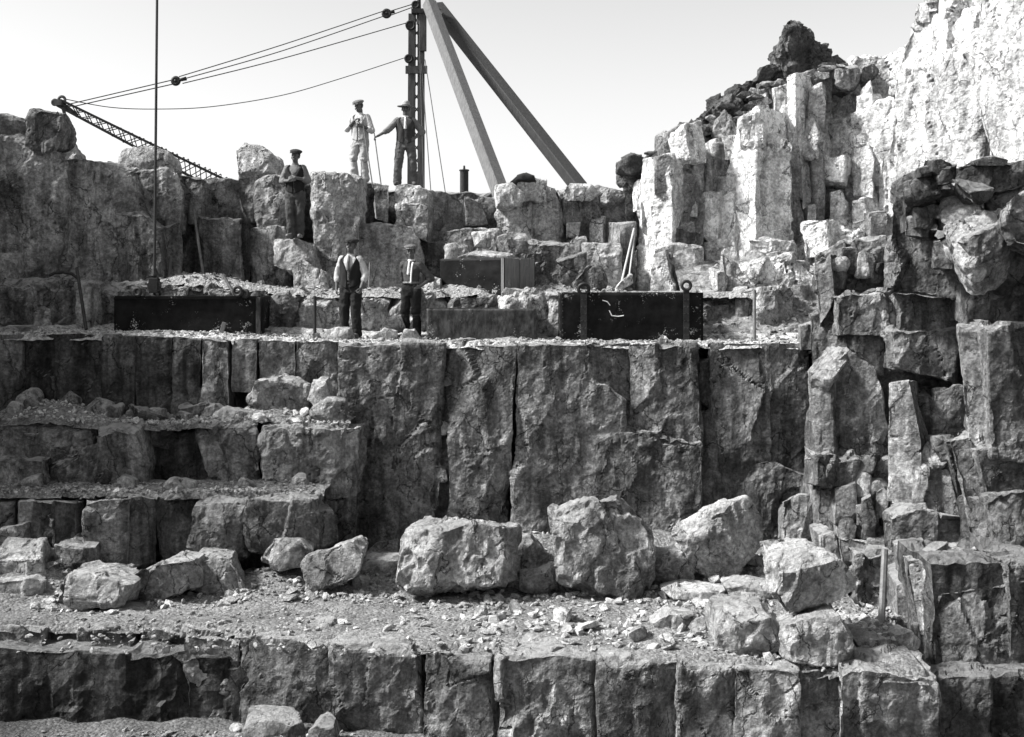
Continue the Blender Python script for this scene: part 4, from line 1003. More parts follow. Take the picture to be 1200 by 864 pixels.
def zone_pts(rg, n, px, D, zf, ledge):
    d = rg.uniform(D[0], D[1], n)
    x = (rg.uniform(px[0], px[1], n) - CX) / F * d
    return x, d, zf(x, d)
ZONES = [  # ledge, px range, distance range, individual stones, their size, small rubble, its size, material, phrase
    ('lower', (20, 1060), (14.4, 17.4), 46, (.05, .14), 2400, (.008, .06), 'chips', 'small angular stone lying loose on the lower ledge', 'loose stones on the lower ledge'),
    ('lower', (540, 930), (14.7, 19.4), 66, (.07, .2), 1300, (.015, .11), 'chips', 'pale angular stone in the rubble between the ledge boulders', 'stones in the rubble between the boulders'),
    ('lower', (60, 470), (17.0, 18.6), 36, (.06, .16), 900, (.02, .06), 'boulder', 'grey stone lying below the lower stone step', 'stones below the stone steps'),
    ('lower', (940, 1050), (14.6, 16.6), 20, (.06, .15), 500, (.02, .06), 'chips', 'stone in the rubble at the foot of the near wall', 'stones at the foot of the near wall'),
    ('bench', (0, 960), (20.6, 22.0), 34, (.05, .13), 3200, (.012, .045), 'pale', 'small pale stone on the edge of the upper bench', 'stones on the upper bench'),
    ('mid', (20, 740), (22.8, 24.2), 20, (.06, .15), 1200, (.02, .06), 'boulder', 'small pale stone on the middle terrace', 'stones on the middle terrace'),
    ('stepa', (0, 410), (19.4, 20.4), 26, (.05, .15), 900, (.015, .06), 'chips', 'small stone in the litter on the upper stone step', 'stones on the upper stone step'),
    ('stepb', (0, 370), (18.3, 19.2), 12, (.05, .11), 800, (.015, .05), 'boulder', 'small stone in the litter on the lower stone step', 'stones on the lower stone step'),
    ('floor', (0, 420), (13.6, 14.8), 8, (.05, .12), 500, (.015, .05), 'boulder', 'small stone on the pit floor under the lowest wall', 'stones on the pit floor'),
    ('talus', (835, 1040), (21.4, 25.5), 24, (.06, .13), 700, (.02, .09), 'pale', 'white broken stone at the foot of the sunlit cliff', 'stones at the foot of the cliff'),
    ('shelf', (1075, 1175), (15.5, 16.2), 8, (.04, .1), 200, (.012, .04), 'boulder', 'small stone lying on the shelf of the near wall', 'stones on the near wall shelf'),
]
rg = np.random.RandomState(11)
smesh = {}
for lz, px, D, n1_, s1, n2_, s2, mt, lab, grp in ZONES:
    x, y, z = zone_pts(rg, n1_, px, D, LEDGES[lz], lz)
    for k in range(n1_):
        j = rg.randint(len(PROTO))
        key = (j, mt)
        if key not in smesh:
            v, f = PROTO[j]
            smesh[key] = mesh_np('stone', v, f, mt, np.full(len(v), rg.uniform(.4, 1.0)))
        s = s1[0] + (s1[1] - s1[0]) * rg.uniform() ** 1.8
        o = link('stone', smesh[key], None, (x[k], y[k], z[k] + s * .25))
        o.scale = (s, s * rg.uniform(.7, 1.1), s * rg.uniform(.6, 1.1))
        o.rotation_euler = (rg.uniform(-.35, .35), rg.uniform(-.35, .35), rg.uniform(0, 6.28))
        tag(o, lab, 'stone', grp)
    x, y, z = zone_pts(rg, n2_, px, D, LEDGES[lz], lz)
    if lz == 'lower' and px[0] in (20, 540):
        cen = [((540, 17.1), .75), ((708, 17.2), .7), ((850, 17.9), .7), ((885, 14.6), .5), ((960, 14.3), .5), ((390, 17.4), .45), ((110, 16.5), .5), ((200, 16.9), .6)]
        for q_ in range(0, n2_, 3):
            (cpx, cd), cr = cen[(q_ // 3) % len(cen)]
            t_ = rg.uniform(0, 6.28); rr_ = cr * (1 + abs(rg.normal()) * .25)
            y[q_] = cd + .35 + rr_ * math.sin(t_) * .8; x[q_] = (cpx - CX) / F * cd + rr_ * math.cos(t_) * 1.15
        z = LEDGES[lz](x, y)
    vs, fs, ts, off = [], [], [], 0
    for k in range(n2_):
        v, f = MINI[rg.randint(len(MINI))]
        s = s2[0] + (s2[1] - s2[0]) * rg.uniform() ** 2.2
        a = rg.uniform(0, 6.28); c, si = math.cos(a), math.sin(a)
        t = rg.uniform(-.4, .4)
        w = v * s
        w = np.stack([w[:, 0] * c - w[:, 1] * si, w[:, 0] * si + w[:, 1] * c, w[:, 2] + w[:, 0] * t], 1) + np.array([x[k], y[k], z[k] + s * .2])
        vs.append(w); fs.append(f + off); ts.append(np.full(len(v), rg.uniform(.35, 1.15))); off += len(v)
    o = link('rubble', mesh_np('rubble', np.concatenate(vs), np.concatenate(fs), mt, np.concatenate(ts)))
    tag(o, 'small broken stone strewn: ' + grp[10:] if False else 'fine broken rubble among the ' + grp, 'rubble', None, 'stuff')

# ------------------------------------------------------------------ bars, beams, ropes
class MB:
    def __init__(s): s.bm = bmesh.new()
    def box(s, c, d, rot=None, bev=0.0):
        r = bmesh.ops.create_cube(s.bm, size=1.0)
        mt = Matrix.Translation(Vector(c)) @ (rot.to_4x4() if rot else Matrix()) @ Matrix.Diagonal((*d, 1))
        bmesh.ops.transform(s.bm, matrix=mt, verts=r['verts'])
        return s
    def rod(s, a, b, ra, rb=None, seg=8):
        a, b = Vector(a), Vector(b)
        rb = ra if rb is None else rb
        r = bmesh.ops.create_cone(s.bm, cap_ends=True, segments=seg, radius1=ra, radius2=rb, depth=(b - a).length)
        q = (b - a).to_track_quat('Z', 'Y')
        bmesh.ops.transform(s.bm, matrix=Matrix.Translation((a + b) / 2) @ q.to_matrix().to_4x4(), verts=r['verts'])
        return s
    def beam(s, a, b, w, d, up=(0, -1, 0)):
        """Squared bar from a to b: w across, d along UP."""
        a, b = Vector(a), Vector(b)
        z = (b - a).normalized(); x = Vector(up).cross(z).normalized(); y = z.cross(x)
        m3 = Matrix((x, y, z)).transposed()
        return s.box((a + b) / 2, (w, d, (b - a).length), m3)
    def tube(s, pts, r, seg=6):
        for a, b in zip(pts[:-1], pts[1:]): s.rod(a, b, r, r, seg)
        return s
    def ring(s, c, axis, R0, r, seg=20, sg2=8):
        ax = Vector(axis).normalized(); u = ax.orthogonal().normalized(); w = ax.cross(u)
        V = []
        for i in range(seg):
            t = 2 * math.pi * i / seg
            rad = u * math.cos(t) + w * math.sin(t)
            V.append([s.bm.verts.new(Vector(c) + rad * (R0 + r * math.cos(2 * math.pi * j / sg2)) + ax * (r * math.sin(2 * math.pi * j / sg2))) for j in range(sg2)])
        for i in range(seg):
            for j in range(sg2):
                s.bm.faces.new((V[i][j], V[(i + 1) % seg][j], V[(i + 1) % seg][(j + 1) % sg2], V[i][(j + 1) % sg2]))
        return s
    def done(s, name, mat, parent=None, org=(0, 0, 0), smooth=False, bevel=0.0):
        if bevel:
            bmesh.ops.bevel(s.bm, geom=s.bm.edges[:], offset=bevel, segments=1, affect='EDGES')
        bmesh.ops.recalc_face_normals(s.bm, faces=s.bm.faces[:])
        bmesh.ops.translate(s.bm, vec=-Vector(org), verts=s.bm.verts[:])
        me = bpy.data.meshes.new(name)
        s.bm.to_mesh(me); s.bm.free()
        for p in me.polygons: p.use_smooth = smooth
        me.materials.append(M[mat])
        return link(name, me, parent, org if parent is None else None)
V3 = lambda *a: Vector(at(*a))

# ------------------------------------------------------------------ steel skips and plates on the bench
def steel_box(name, label, cat, px0, px1, y0, y1, D, depth, mat, zrot=0.0, parts=True, side=None):
    a, b = V3(px0, y1, D), V3(px1, y0, D)
    w, h = b.x - a.x, b.z - a.z
    root = empty(name, label, cat, ((a.x + b.x) / 2, D, a.z))
    t = .025
    def pl(nm, c, d, m=mat, bev=.004): return MB().box(c, d).done(nm, m, root, bevel=bev)
    xs, zs = np.linspace(-w / 2, w / 2, 46), np.linspace(0, h, 16)
    X, Z = np.meshgrid(xs, zs, indexing='ij'); X, Z = X.ravel(), Z.ravel()
    Y = -t / 2 + .028 * fbm(np.stack([X * 1.7 + px0, Z * 1.7, X * 0 + 3], 1), 3) * np.minimum(1, (w / 2 - np.abs(X)) * 6)
    a_ = np.arange(46 * 16).reshape(46, 16)
    q_ = np.stack([a_[:-1, :-1].ravel(), a_[1:, :-1].ravel(), a_[1:, 1:].ravel(), a_[:-1, 1:].ravel()], 1)
    fp = link('front_plate', mesh_np('front_plate', np.stack([X, Y, Z], 1), q_, mat, None, True), root)
    sm = fp.modifiers.new('thick', 'SOLIDIFY'); sm.thickness = t; sm.offset = -1
    pl('back_plate', (0, depth, h / 2), (w, t, h))
    pl('side_plate', (-w / 2 + t / 2, depth / 2, h / 2), (t, depth - t * 1.2, h - .006), side or mat)
    pl('side_plate', (w / 2 - t / 2, depth / 2, h / 2), (t, depth - t * 1.2, h - .006), side or mat)
    pl('floor_plate', (0, depth / 2, t), (w - t * 2.2, depth - t * 1.2, t))
    return root, w, h
def rivets(mb, xs, zs, y):
    for x in xs:
        for z in zs: mb.rod((x, y + .004, z), (x, y - .014, z), .014, .008, 6)

# long black skip under the hoist
r1, w, h = steel_box('steel_skip', 'long black steel skip under the hanging hoist block', 'skip', 134, 300, 347, 394, 21.3, 1.3, 'tar')
MB().box((w / 2 + .04, .0, h / 2 - .01), (.08, .03, h * .96)).done('corner_post', 'plate', r1, bevel=.004)
MB().box((w / 2 + .12, .03, h / 2), (.05, .03, h * .98)).done('corner_post', 'tar', r1, bevel=.004)
MB().box((0, -.02, h - .03), (w, .02, .06)).done('rim_strip', 'tar', r1, bevel=.003)
def lug(root, x, h, r=.075):
    mb = MB().box((x, -.03, h * .5 + .02), (.10, .02, h * .98))
    rivets(mb, (x - .028, x + .028), [h * k / 7 for k in range(1, 7)], -.04)
    mb.done('strap', 'iron', root)
    mb = MB().ring((x, -.03, h + .12), (0, 1, 0), r, .028)
    mb.box((x, -.03, h + .03), (.10, .03, .08)).done('lifting_eye', 'iron', root, smooth=True)
def shackle(root, x, z, r):
    MB().ring((x, -.03, z), (0.3, 1, 0), r, .03).done('shackle', 'iron', root, smooth=True)
shackle(r1, V3(162, 340, 21.3).x - r1.location.x, h + .07, .06)
shackle(r1, V3(279, 340, 21.3).x - r1.location.x, h + .08, .075)
shackle(r1, V3(288, 343, 21.3).x - r1.location.x, h + .04, .055)
# skip with lifting eyes
r2, w, h = steel_box('steel_skip', 'black riveted steel skip with an open lifting eye at its right end', 'skip', 656, 824, 343, 401, 21.2, 1.3, 'tar')
lug(r2, V3(804, 340, 21.2).x - r2.location.x, h)
mb = MB(); xx = V3(684, 340, 21.2).x - r2.location.x
mb.box((xx, -.028, h * .5), (.11, .02, h * .96)); rivets(mb, (xx - .03, xx + .03), [h * k / 7 for k in range(1, 7)], -.038)
mb.done('strap', 'iron', r2)
MB().ring((xx, -.01, h + .06), (0, 1, 0.3), .09, .03).done('lifting_eye', 'iron', r2, smooth=True)
mb = MB(); rivets(mb, (-w / 2 + .05, w / 2 - .05), [h * k / 8 for k in range(1, 8)], -.012); mb.done('rivet_row', 'iron', r2)
MB().box((-.3, -.06, .01), (w * .85, .14, .03)).done('foot_plate', 'iron', r2, bevel=.004)
# chalk line left on the skip
pts = [V3(*p, 21.18) - Vector(r2.location) for p in ((706, 352), (712, 354), (715, 358), (714, 364), (717, 370), (724, 371), (731, 370))]
MB().tube(pts[:3], .008, 5).tube(pts[3:], .009, 5).done('chalk_line', 'cloth_white', r2)
# plate box left of it
r3, w, h = steel_box('steel_plate_box', 'low dark grey plate box sunk in rubble right of the man with braces', 'steel box', 500, 628, 362, 402, 21.4, 1.0, 'plate')
MB().box((w / 2 - .02, -.02, h / 2), (.04, .02, h * .98)).done('corner_angle', 'iron', r3)
MB().box((0.1, -.05, -.01), (w * .9, .1, .03)).done('foot_plate', 'iron', r3)
# box with its grey side in view, turned a little
r4, w, h = steel_box('steel_box', 'black steel box heaped with stones, its worn grey side turned right', 'steel box', 506, 600, 303, 347, 23.1, 1.0, 'tar', side='rustplate')
r4.rotation_euler[2] = R(-35)
MB().box((w / 2 - .03, -.02, h / 2), (.06, .015, h * .99)).done('corner_angle', 'rustplate', r4)
MB().box((w / 2 + .012, .5, h / 2), (.02, .05, h * .98)).done('side_rib', 'rustplate', r4)
MB().box((0, .5, h - .12), (w - .1, .9, .1)).done('stone_fill', 'pale', r4)

# ------------------------------------------------------------------ hoist rope and block
p0, p1 = V3(186.5, -260, 21.6), V3(181, 322, 21.6)
hr = empty('hoist_rope', 'long black hoist rope hanging down to the steel skip', 'rope', p1)
MB().rod(p0, p1, .020, .026, 8).done('rope', 'rope', hr).location = -Vector(p1)
mb = MB()
mb.box((0, 0, -.06), (.10, .08, .10)).box((-.085, 0, -.05), (.06, .05, .03)).rod((0, 0, .1), (0, 0, -.02), .04, .07, 10)
mb.done('swivel', 'iron', hr)
MB().rod((0, -.06, -.2), (0, .06, -.2), .11, .11, 16).done('sheave', 'iron', hr)
MB().box((0, -.08, -.19), (.15, .02, .26)).done('cheek_plate', 'iron', hr, bevel=.006)
MB().box((0, .08, -.19), (.15, .02, .26)).done('cheek_plate', 'iron', hr, bevel=.006)
hk = [(0, 0, -.3), (0, 0, -.36), (.06, 0, -.40), (.1, 0, -.36), (.1, 0, -.32)]
MB().tube(hk, .022, 8).done('hook', 'iron', hr, smooth=True)

# ------------------------------------------------------------------ derrick crane beyond the ridge
DM = 34.0
foot = V3(487, 345, DM)
dc = empty('derrick_crane', 'tall lattice derrick mast with two timber stays and a long lattice jib behind the ridge', 'crane', foot)
def dpart(mb, name, mat, par=dc, **kw):
    o = mb.done(name, mat, None, (0, 0, 0), **kw)
    o.parent = par
    q = par
    base = Vector((0, 0, 0))
    while q is not None:
        base += Vector(q.location); q = q.parent
    o.location = -base
    return o
mt_, mb_ = V3(488, 16, DM), foot
wM = .26
mx = mt_.x
for sx, dw in ((-.15, .24), (.15, .22)):
    mbx = MB()
    a = Vector((foot.x + sx, DM, foot.z)); b = Vector((mx + sx * .8, DM, mt_.z))
    mbx.beam(a, b, dw * .75, .03)
    mbx.beam(a + Vector((-dw * .36, .09, 0)), b + Vector((-dw * .36, .09, 0)), .025, .2).beam(a + Vector((dw * .36, .09, 0)), b + Vector((dw * .36, .09, 0)), .025, .2)
    dpart(mbx, 'mast_channel', 'steel')
nL = 22
for k in range(nL):
    z0 = foot.z + (mt_.z - foot.z) * k / nL; z1 = foot.z + (mt_.z - foot.z) * (k + 1) / nL
    for s in (-1, 1):
        dpart(MB().beam((mx - .13 * s, DM + .03 + .02 * s, z0), (mx + .13 * s, DM + .03 + .02 * s, z1), .035, .012), 'lacing_bar', 'steel')
dpart(MB().box((mx, DM - .02, mt_.z - 1.55), (.6, .06, .22)), 'collar', 'steel', bevel=.01)
dpart(MB().box((mx + .18, DM - .06, mt_.z - .5), (.2, .1, 1.1)), 'head_plate', 'steel', bevel=.01)
top = V3(491, 2, DM)
dpart(MB().rod((top.x, DM, mt_.z - .3), (top.x, DM, top.z + .15), .07, .05, 10).box((top.x, DM, mt_.z + .05), (.4, .3, .12)), 'gudgeon_pin', 'iron')
def sheave(px, py, D, r, nm='sheave'):
    c = V3(px, py, D)
    mbx = MB().rod(c + Vector((0, -.05, 0)), c + Vector((0, .05, 0)), r * .8, r * .8, 18).ring(c + Vector((0, -.05, 0)), (0, 1, 0), r * .85, .03).ring(c + Vector((0, .05, 0)), (0, 1, 0), r * .85, .03)
    return dpart(mbx, nm, 'iron', smooth=False)
sheave(481, 30, DM, .13); sheave(479, 69, DM, .11); sheave(487, 6, DM, .10)
def block_hook(px, py, D, r, hookdir):
    c = V3(px, py, D)
    mbx = MB().ring(c, (0, 1, 0), r, .045).ring(c, (0, 1, 0), r * .45, .04).rod(c + Vector((0, -.06, 0)), c + Vector((0, .06, 0)), r * .35, r * .35, 10)
    e = c + Vector(hookdir)
    mbx.rod(c, e, .035, .05, 8)
    return dpart(mbx, 'pulley_block', 'iron', smooth=True)
block_hook(453, 16, 34, .095, (.22, 0, .06)); block_hook(206, 95, 30.5, .08, (.26, 0, .06))
# stays
for (a, b, wd_, mt2) in (((503, 4, 33.6), (592, 240, 26.9), .30, 'timber'), ((512, 8, 34.2), (684, 226, 29.5), .31, 'darktimber')):
    A, Bp = V3(*a), V3(*b)
    o = dpart(MB().beam(A, Bp, wd_, wd_, (0.55, -1, 0)), 'stay', mt2, bevel=.02)
    o['label'] = 'pale timber stay' if mt2 == 'timber' else 'dark timber stay'
    st_ = (Bp - A).normalized()
    mbx = MB()
    for k in range(4): 
        q = A + st_ * (.25 + .22 * k); mbx.rod(q + Vector((-.02, -.2, 0)), q + Vector((-.02, -.24, 0)), .03, .03, 8)
    b_ = mbx.done('bolt_row', 'iron', None); b_.parent = o; b_.location = (0, 0, 0)
# jib
jf, jh = V3(487, 333, DM), V3(70, 121, 30.0)
jd = (jh - jf).normalized(); jn = Vector((-jd.z, 0, jd.x)).normalized()
if jn.z < 0: jn = -jn
LJ = (jh - jf).length
def jp(t, s, v):
    wv = .30 * (1 - abs(2 * max(t, .35) - 1.0) ** 2) + .10
    wv = .08 + .21 * min(1.0, (1 - t) * 2.0)
    return jf + jd * (LJ * t) + jn * (s * wv) + Vector((0, v * wv, 0))
jib = dpart(MB().rod(jp(1, -1, 0) - jd * .5, jh, .05, .08, 8), 'jib', 'steel')
def jpart(mbx, nm, **kw):
    o = mbx.done(nm, 'steel', None, (0, 0, 0), **kw); o.parent = jib; o.location = (0, 0, 0); return o
for s in (-1, 1):
    for v in (-1, 1): jpart(MB().beam(jp(0.02, s, v), jp(1, s, v), .055, .055), 'chord')
NJ = 34
for k in range(NJ):
    t0, t1 = .02 + .98 * k / NJ, .02 + .98 * (k + 1) / NJ
    for v in (-1, 1):
        s = 1 if k % 2 else -1
        for s_ in (s, -s): jpart(MB().beam(jp(t0, s_, v), jp(t1, -s_, v), .022, .015), 'lacing_bar')
c = jh
jpart(MB().box(c, (.2, .3, .14), None).ring(c + Vector((.05, 0, .08)), (0, 1, 0), .08, .035).ring(c + Vector((-.12, 0, .02)), (0, 1, 0), .06, .035).rod(c + Vector((.08, 0, -.1)), c + Vector((.12, 0, -.28)), .05, .04, 8), 'jib_head')
# ropes of the derrick
def sag(pts, n=14):
    P = [V3(*p) for p in pts]
    out = []
    for i in range(len(P) - 1):
        p0 = P[max(0, i - 1)]; p1 = P[i]; p2 = P[i + 1]; p3 = P[min(len(P) - 1, i + 2)]
        for k in range(n):
            t = k / n
            out.append(0.5 * ((2 * p1) + (p2 - p0) * t + (2 * p0 - 5 * p1 + 4 * p2 - p3) * t * t + (3 * p1 - p0 - 3 * p2 + p3) * t ** 3))
    return out + [P[-1]]
for pts in ([(82, 122, 30), (206, 93, 30.5)], [(86, 125, 30), (206, 98, 30.5)], [(210, 90, 30.5), (330, 53, 32), (453, 12, 34)], [(218, 92, 30.6), (330, 60, 32), (450, 19, 34)],
            [(214, 98, 30.6), (330, 69, 32), (480, 26, 34)], [(458, 13, 34), (487, 4, 34)], [(458, 18, 34), (488, 7, 34)]):
    dpart(MB().tube(sag(pts, 8), .014, 5), 'cable', 'rope')
dpart(MB().tube(sag([(75, 116, 30), (130, 126, 30.6), (187, 128, 31.2), (250, 125, 31.8), (330, 112, 32.6), (400, 92, 33.3), (477, 67, 34)], 6), .012, 5), 'cable', 'rope')
for a, b in (((498, 70, 33.8), (524, 240, 30)), ((494, 75, 33.9), (506, 240, 31)), ((492, 60, 33.6), (497, 235, 30.5))):
    dpart(MB().rod(V3(*a), V3(*b), .012, .012, 5), 'cable', 'rope')

# ------------------------------------------------------------------ iron pipe, bars and poles
a, b = V3(544, 240, 27.5), V3(544, 199, 27.5)
ip = empty('iron_pipe', 'short upright iron pipe on the skyline left of the pale stay', 'pipe', a)
MB().rod((0, 0, 0), b - a, .095, .095, 16).done('pipe', 'iron', ip)
MB().rod(b - a, b - a + Vector((0, 0, .09)), .028, .02, 8).done('spindle', 'iron', ip)
MB().ring((b - a) * .98, (0, 0, 1), .095, .02).done('collar', 'iron', ip, smooth=True)
def bar(name, label, cat, p, q, r, mat, extra=None):
    A, Bq = V3(*p), V3(*q)
    o = MB().rod(A, Bq, r, r * .92, 8).done(name, mat, None, A, bevel=0)
    return tag(o, label, cat)
bar('iron_bar', 'long iron bar gripped by the man in pale clothes', 'bar', (437, 220, 26.15), (424.5, 139, 26.28), .014, 'barsteel')
bar('iron_bar', 'iron bar held upright by the man in the felt hat', 'bar', (447, 220, 26.1), (438.5, 156, 26.24), .013, 'barsteel')
bar('wooden_pole', 'long wooden pole leaning on the dark block behind the black skip', 'pole', (239, 328, 23.4), (227, 246, 24.0), .028, 'timber')
bar('wooden_pole', 'short pole leaning left of the long pole behind the skip', 'pole', (197, 330, 23.3), (200, 301, 23.35), .035, 'timber')
bar('iron_bar', 'thick iron bar leaning on the low wall at far left', 'bar', (101, 386, 21.2), (90, 314, 21.9), .030, 'iron')
bar('iron_bar', 'iron bar sticking up behind the right end of the black skip', 'bar', (275, 346, 21.9), (262, 323, 22.0), .030, 'barsteel')
bar('iron_bar', 'upright post standing left of the man in the dark waistcoat', 'post', (369, 402, 21.0), (369, 347, 21.0), .028, 'iron')
bar('iron_bar', 'upright bar against the pale cliff foot right of the skip', 'bar', (884, 400, 21.2), (884, 340, 21.3), .030, 'barsteel')
bar('iron_bar', 'stout iron bar standing upright beside the stacked boulders', 'bar', (1032, 746, 15.2), (1037, 644, 15.5), .045, 'barsteel')
bar('wooden_stick', 'pale stick leaning on the cliff behind the riveted skip', 'stick', (726, 341, 23.5), (743, 268, 24.6), .022, 'shirt_pale')
bar('wooden_stick', 'thin bent stick leaning right of the pale stick', 'stick', (737, 326, 23.7), (744, 272, 24.6), .016, 'shirt_pale')
A = V3(60, 322, 22.4)
o = MB().tube([V3(*p) - A for p in ((58, 323, 22.4), (64, 320, 22.4), (74, 319, 22.4), (84, 321, 22.4), (91, 326, 22.4))], .028, 8).done('bent_hose', 'iron', None)
o.location = A; tag(o, 'dark bent hose lying on the low wall behind the leaning bar', 'hose')
sp = empty('shovel', 'shovel leaning against the pale block between the two men', 'shovel', V3(432, 350, 23.6))
A = Vector(sp.location)
MB().rod(V3(432, 346, 23.6) - A, V3(433.5, 308, 24.0) - A, .018, .016, 8).done('shaft', 'timber', sp)
MB().beam(V3(430.6, 307, 24.0) - A, V3(437.4, 307, 24.0) - A, .024, .024).done('handle', 'timber', sp)
MB().box((0, 0, -.05), (.2, .03, .26)).done('blade', 'iron', sp, bevel=.01)
o = MB().beam((0, 0, 0), (.06, 0, .19), .07, .04).done('wood_scrap', 'timber', None, (0, 0, 0), bevel=.006); o.location = V3(259, 391, 21.0)
tag(o, 'short scrap of wood leaning in the iron bits before the skip', 'wood scrap')
rr = random.Random(3)
A = V3(275, 392, 21.05)
o = MB().tube([Vector((-.3 + .035 * k, .05 * math.sin(k * 1.7), .02 + .10 * max(0, math.sin(k * .38)))) for k in range(18)], .014, 6).done('wire_coil', 'iron', None); o.location = A
tag(o, 'tangle of dark wire lying before the right end of the skip', 'wire')
# chain lying on the bench by the skip
for k in range(1):
    mb = MB()
    for j in range(20):
        mb.ring((j * .045 - .1, .02 * math.sin(j), .02), (0, j % 2, 1 - j % 2), .026, .009, 10, 5)
    o = mb.done('chain', 'iron', None); o.location = V3(292, 396, 20.9); tag(o, 'rusty chain trailing along the bench right of the skip', 'chain')
# cloth on the ridge
P = [(592, 226), (598, 214), (606, 206), (616, 203), (625, 206), (629, 213), (618, 215), (604, 214), (600, 226)]
w, q, tn = rock_mesh('cloth', [(603, 214), (606, 205), (617, 202), (627, 206), (629, 213)], 25.9, .45, 'sack', 901, closed=True, chips=6, chip=.3, split=1, res=2, cell=.3, rough=.8)
w2_, q2, tn2 = rock_mesh('cloth', [(592, 227), (597, 215), (607, 206), (608, 214), (601, 227)], 25.85, .3, 'sack', 902, closed=True, chips=5, chip=.3, split=1, res=2, cell=.3, rough=.6)
base = w.mean(0)
o = link('sackcloth', mesh_np('sackcloth', np.concatenate([w, w2_]) - base, np.concatenate([q, q2 + len(w)]), 'sack', np.concatenate([tn, tn2]), True), None, base)
tag(o, 'dark cloth draped over the pale stone by the foot of the light stay', 'cloth')

# ------------------------------------------------------------------ the five quarrymen
class Shape:
    """Closed overlapping volumes; made one continuous skin by a voxel remesh."""
    def __init__(s): s.v, s.f, s.n = [], [], 0
    def _add(s, v, f):
        s.v.append(np.array(v, float)); s.f += [[i + s.n for i in q] for q in f]; s.n += len(v); return s
    def rings(s, rs):
        m = len(rs[0]); v = [p for r in rs for p in r]; f = []
        for i in range(len(rs) - 1):
            for j in range(m):
                f.append([i * m + j, i * m + (j + 1) % m, (i + 1) * m + (j + 1) % m, (i + 1) * m + j])
        f.append(list(range(m))[::-1]); f.append([(len(rs) - 1) * m + j for j in range(m)])
        return s._add(v, f)
    def cap(s, a, b, ra, rb, m=12):
        a, b = Vector(a), Vector(b); d = (b - a); L = max(d.length, 1e-5); d = d / L
        u = d.orthogonal().normalized(); w = d.cross(u); rs = []
        def ring(c, r): return [tuple(c + (u * math.cos(2 * math.pi * j / m) + w * math.sin(2 * math.pi * j / m)) * r) for j in range(m)]
        for t in (80, 55, 28): rs.append(ring(a - d * ra * math.sin(R(t)), ra * math.cos(R(t))))
        for t in (0, .5, 1): rs.append(ring(a + d * L * t, ra + (rb - ra) * t))
        for t in (28, 55, 80): rs.append(ring(b + d * rb * math.sin(R(t)), rb * math.cos(R(t))))
        return s.rings(rs)
    def ell(s, c, r, m=14):
        rs = []
        for t in (-82, -60, -38, -16, 0, 16, 38, 60, 82):
            rs.append([(c[0] + r[0] * math.cos(R(t)) * math.cos(2 * math.pi * j / m), c[1] + r[1] * math.cos(R(t)) * math.sin(2 * math.pi * j / m), c[2] + r[2] * math.sin(R(t))) for j in range(m)])
        return s.rings(rs)
    def loft(s, secs, m=20):
        """secs: z, rx, ry, cx, cy"""
        return s.rings([[(cx + rx * math.cos(2 * math.pi * j / m), cy + ry * math.sin(2 * math.pi * j / m), z) for j in range(m)] for z, rx, ry, cx, cy in secs])
    def chain(s, pts, rad):
        for (a, b, ra, rb) in zip(pts[:-1], pts[1:], rad[:-1], rad[1:]): s.cap(a, b, ra, rb)
        return s
    def turn(s, i0, piv, rz, rx=0, ry=0):
        m3 = (Matrix.Rotation(rz, 3, 'Z') @ Matrix.Rotation(ry, 3, 'Y') @ Matrix.Rotation(rx, 3, 'X'))
        A = np.array(m3); p = np.array(piv)
        for i in range(i0, len(s.v)): s.v[i] = (s.v[i] - p) @ A.T + p
        return s
    def done(s, name, mat, parent, sc, vox=.012, smooth=3, fold=0.0, fsize=.10):
        v = np.concatenate(s.v) * sc
        me = bpy.data.meshes.new(name); me.from_pydata([tuple(x) for x in v], [], s.f); me.update()
        me.materials.append(M[mat])
        o = link(name, me, parent)
        bm = bmesh.new(); bm.from_mesh(me); bmesh.ops.recalc_face_normals(bm, faces=bm.faces[:]); bm.to_mesh(me); bm.free()
        if vox:
            r = o.modifiers.new('remesh', 'REMESH'); r.mode = 'VOXEL'; r.voxel_size = vox; r.use_smooth_shade = True
        if smooth:
            k = o.modifiers.new('smooth', 'SMOOTH'); k.iterations = smooth; k.factor = .5
        if fold:
            t = bpy.data.textures.new('folds', 'CLOUDS'); t.noise_scale = fsize; t.noise_depth = 3
            d = o.modifiers.new('folds', 'DISPLACE'); d.texture = t; d.strength = fold; d.texture_coords = 'GLOBAL'
        BAKE.append(o)
        return o
BAKE = []

def hand(sh, w, d, n, s, curl=.6):
    """Palm and five bent fingers: wrist w, pointing along d, palm facing n, thumb towards s."""
    w, d, n, s = Vector(w), Vector(d).normalized(), Vector(n).normalized(), Vector(s).normalized()
    n = (n - d * n.dot(d)).normalized(); s = (s - d * s.dot(d) - n * s.dot(n)).normalized()
    for k in (-.027, -.009, .009, .027):
        sh.cap(w + d * .0 + s * k * .6, w + d * .085 + s * k, .017, .0135, 8)
    for i, (k, L) in enumerate(((-.030, .8), (-.010, .95), (.010, 1.0), (.030, .92))):
        p = w + d * .088 + s * k; a = curl * (.75 + .08 * i)
        for seg, r in ((.042, .0098), (.028, .0090), (.021, .0082)):
            q = p + (d * math.cos(a) + n * math.sin(a)) * seg * L
            sh.cap(p, q, r, r * .93, 8); p = q; a += curl * .95
    p = w + d * .022 + s * .030
    for seg, r, fd, fn in ((.040, .0125, .55, .35), (.032, .0105, .75, .6), (.024, .0092, .8, .75)):
        q = p + (d * fd + s * (.62 if fn < .5 else .25) + n * fn).normalized() * seg
        sh.cap(p, q, r, r * .9, 8); p = q

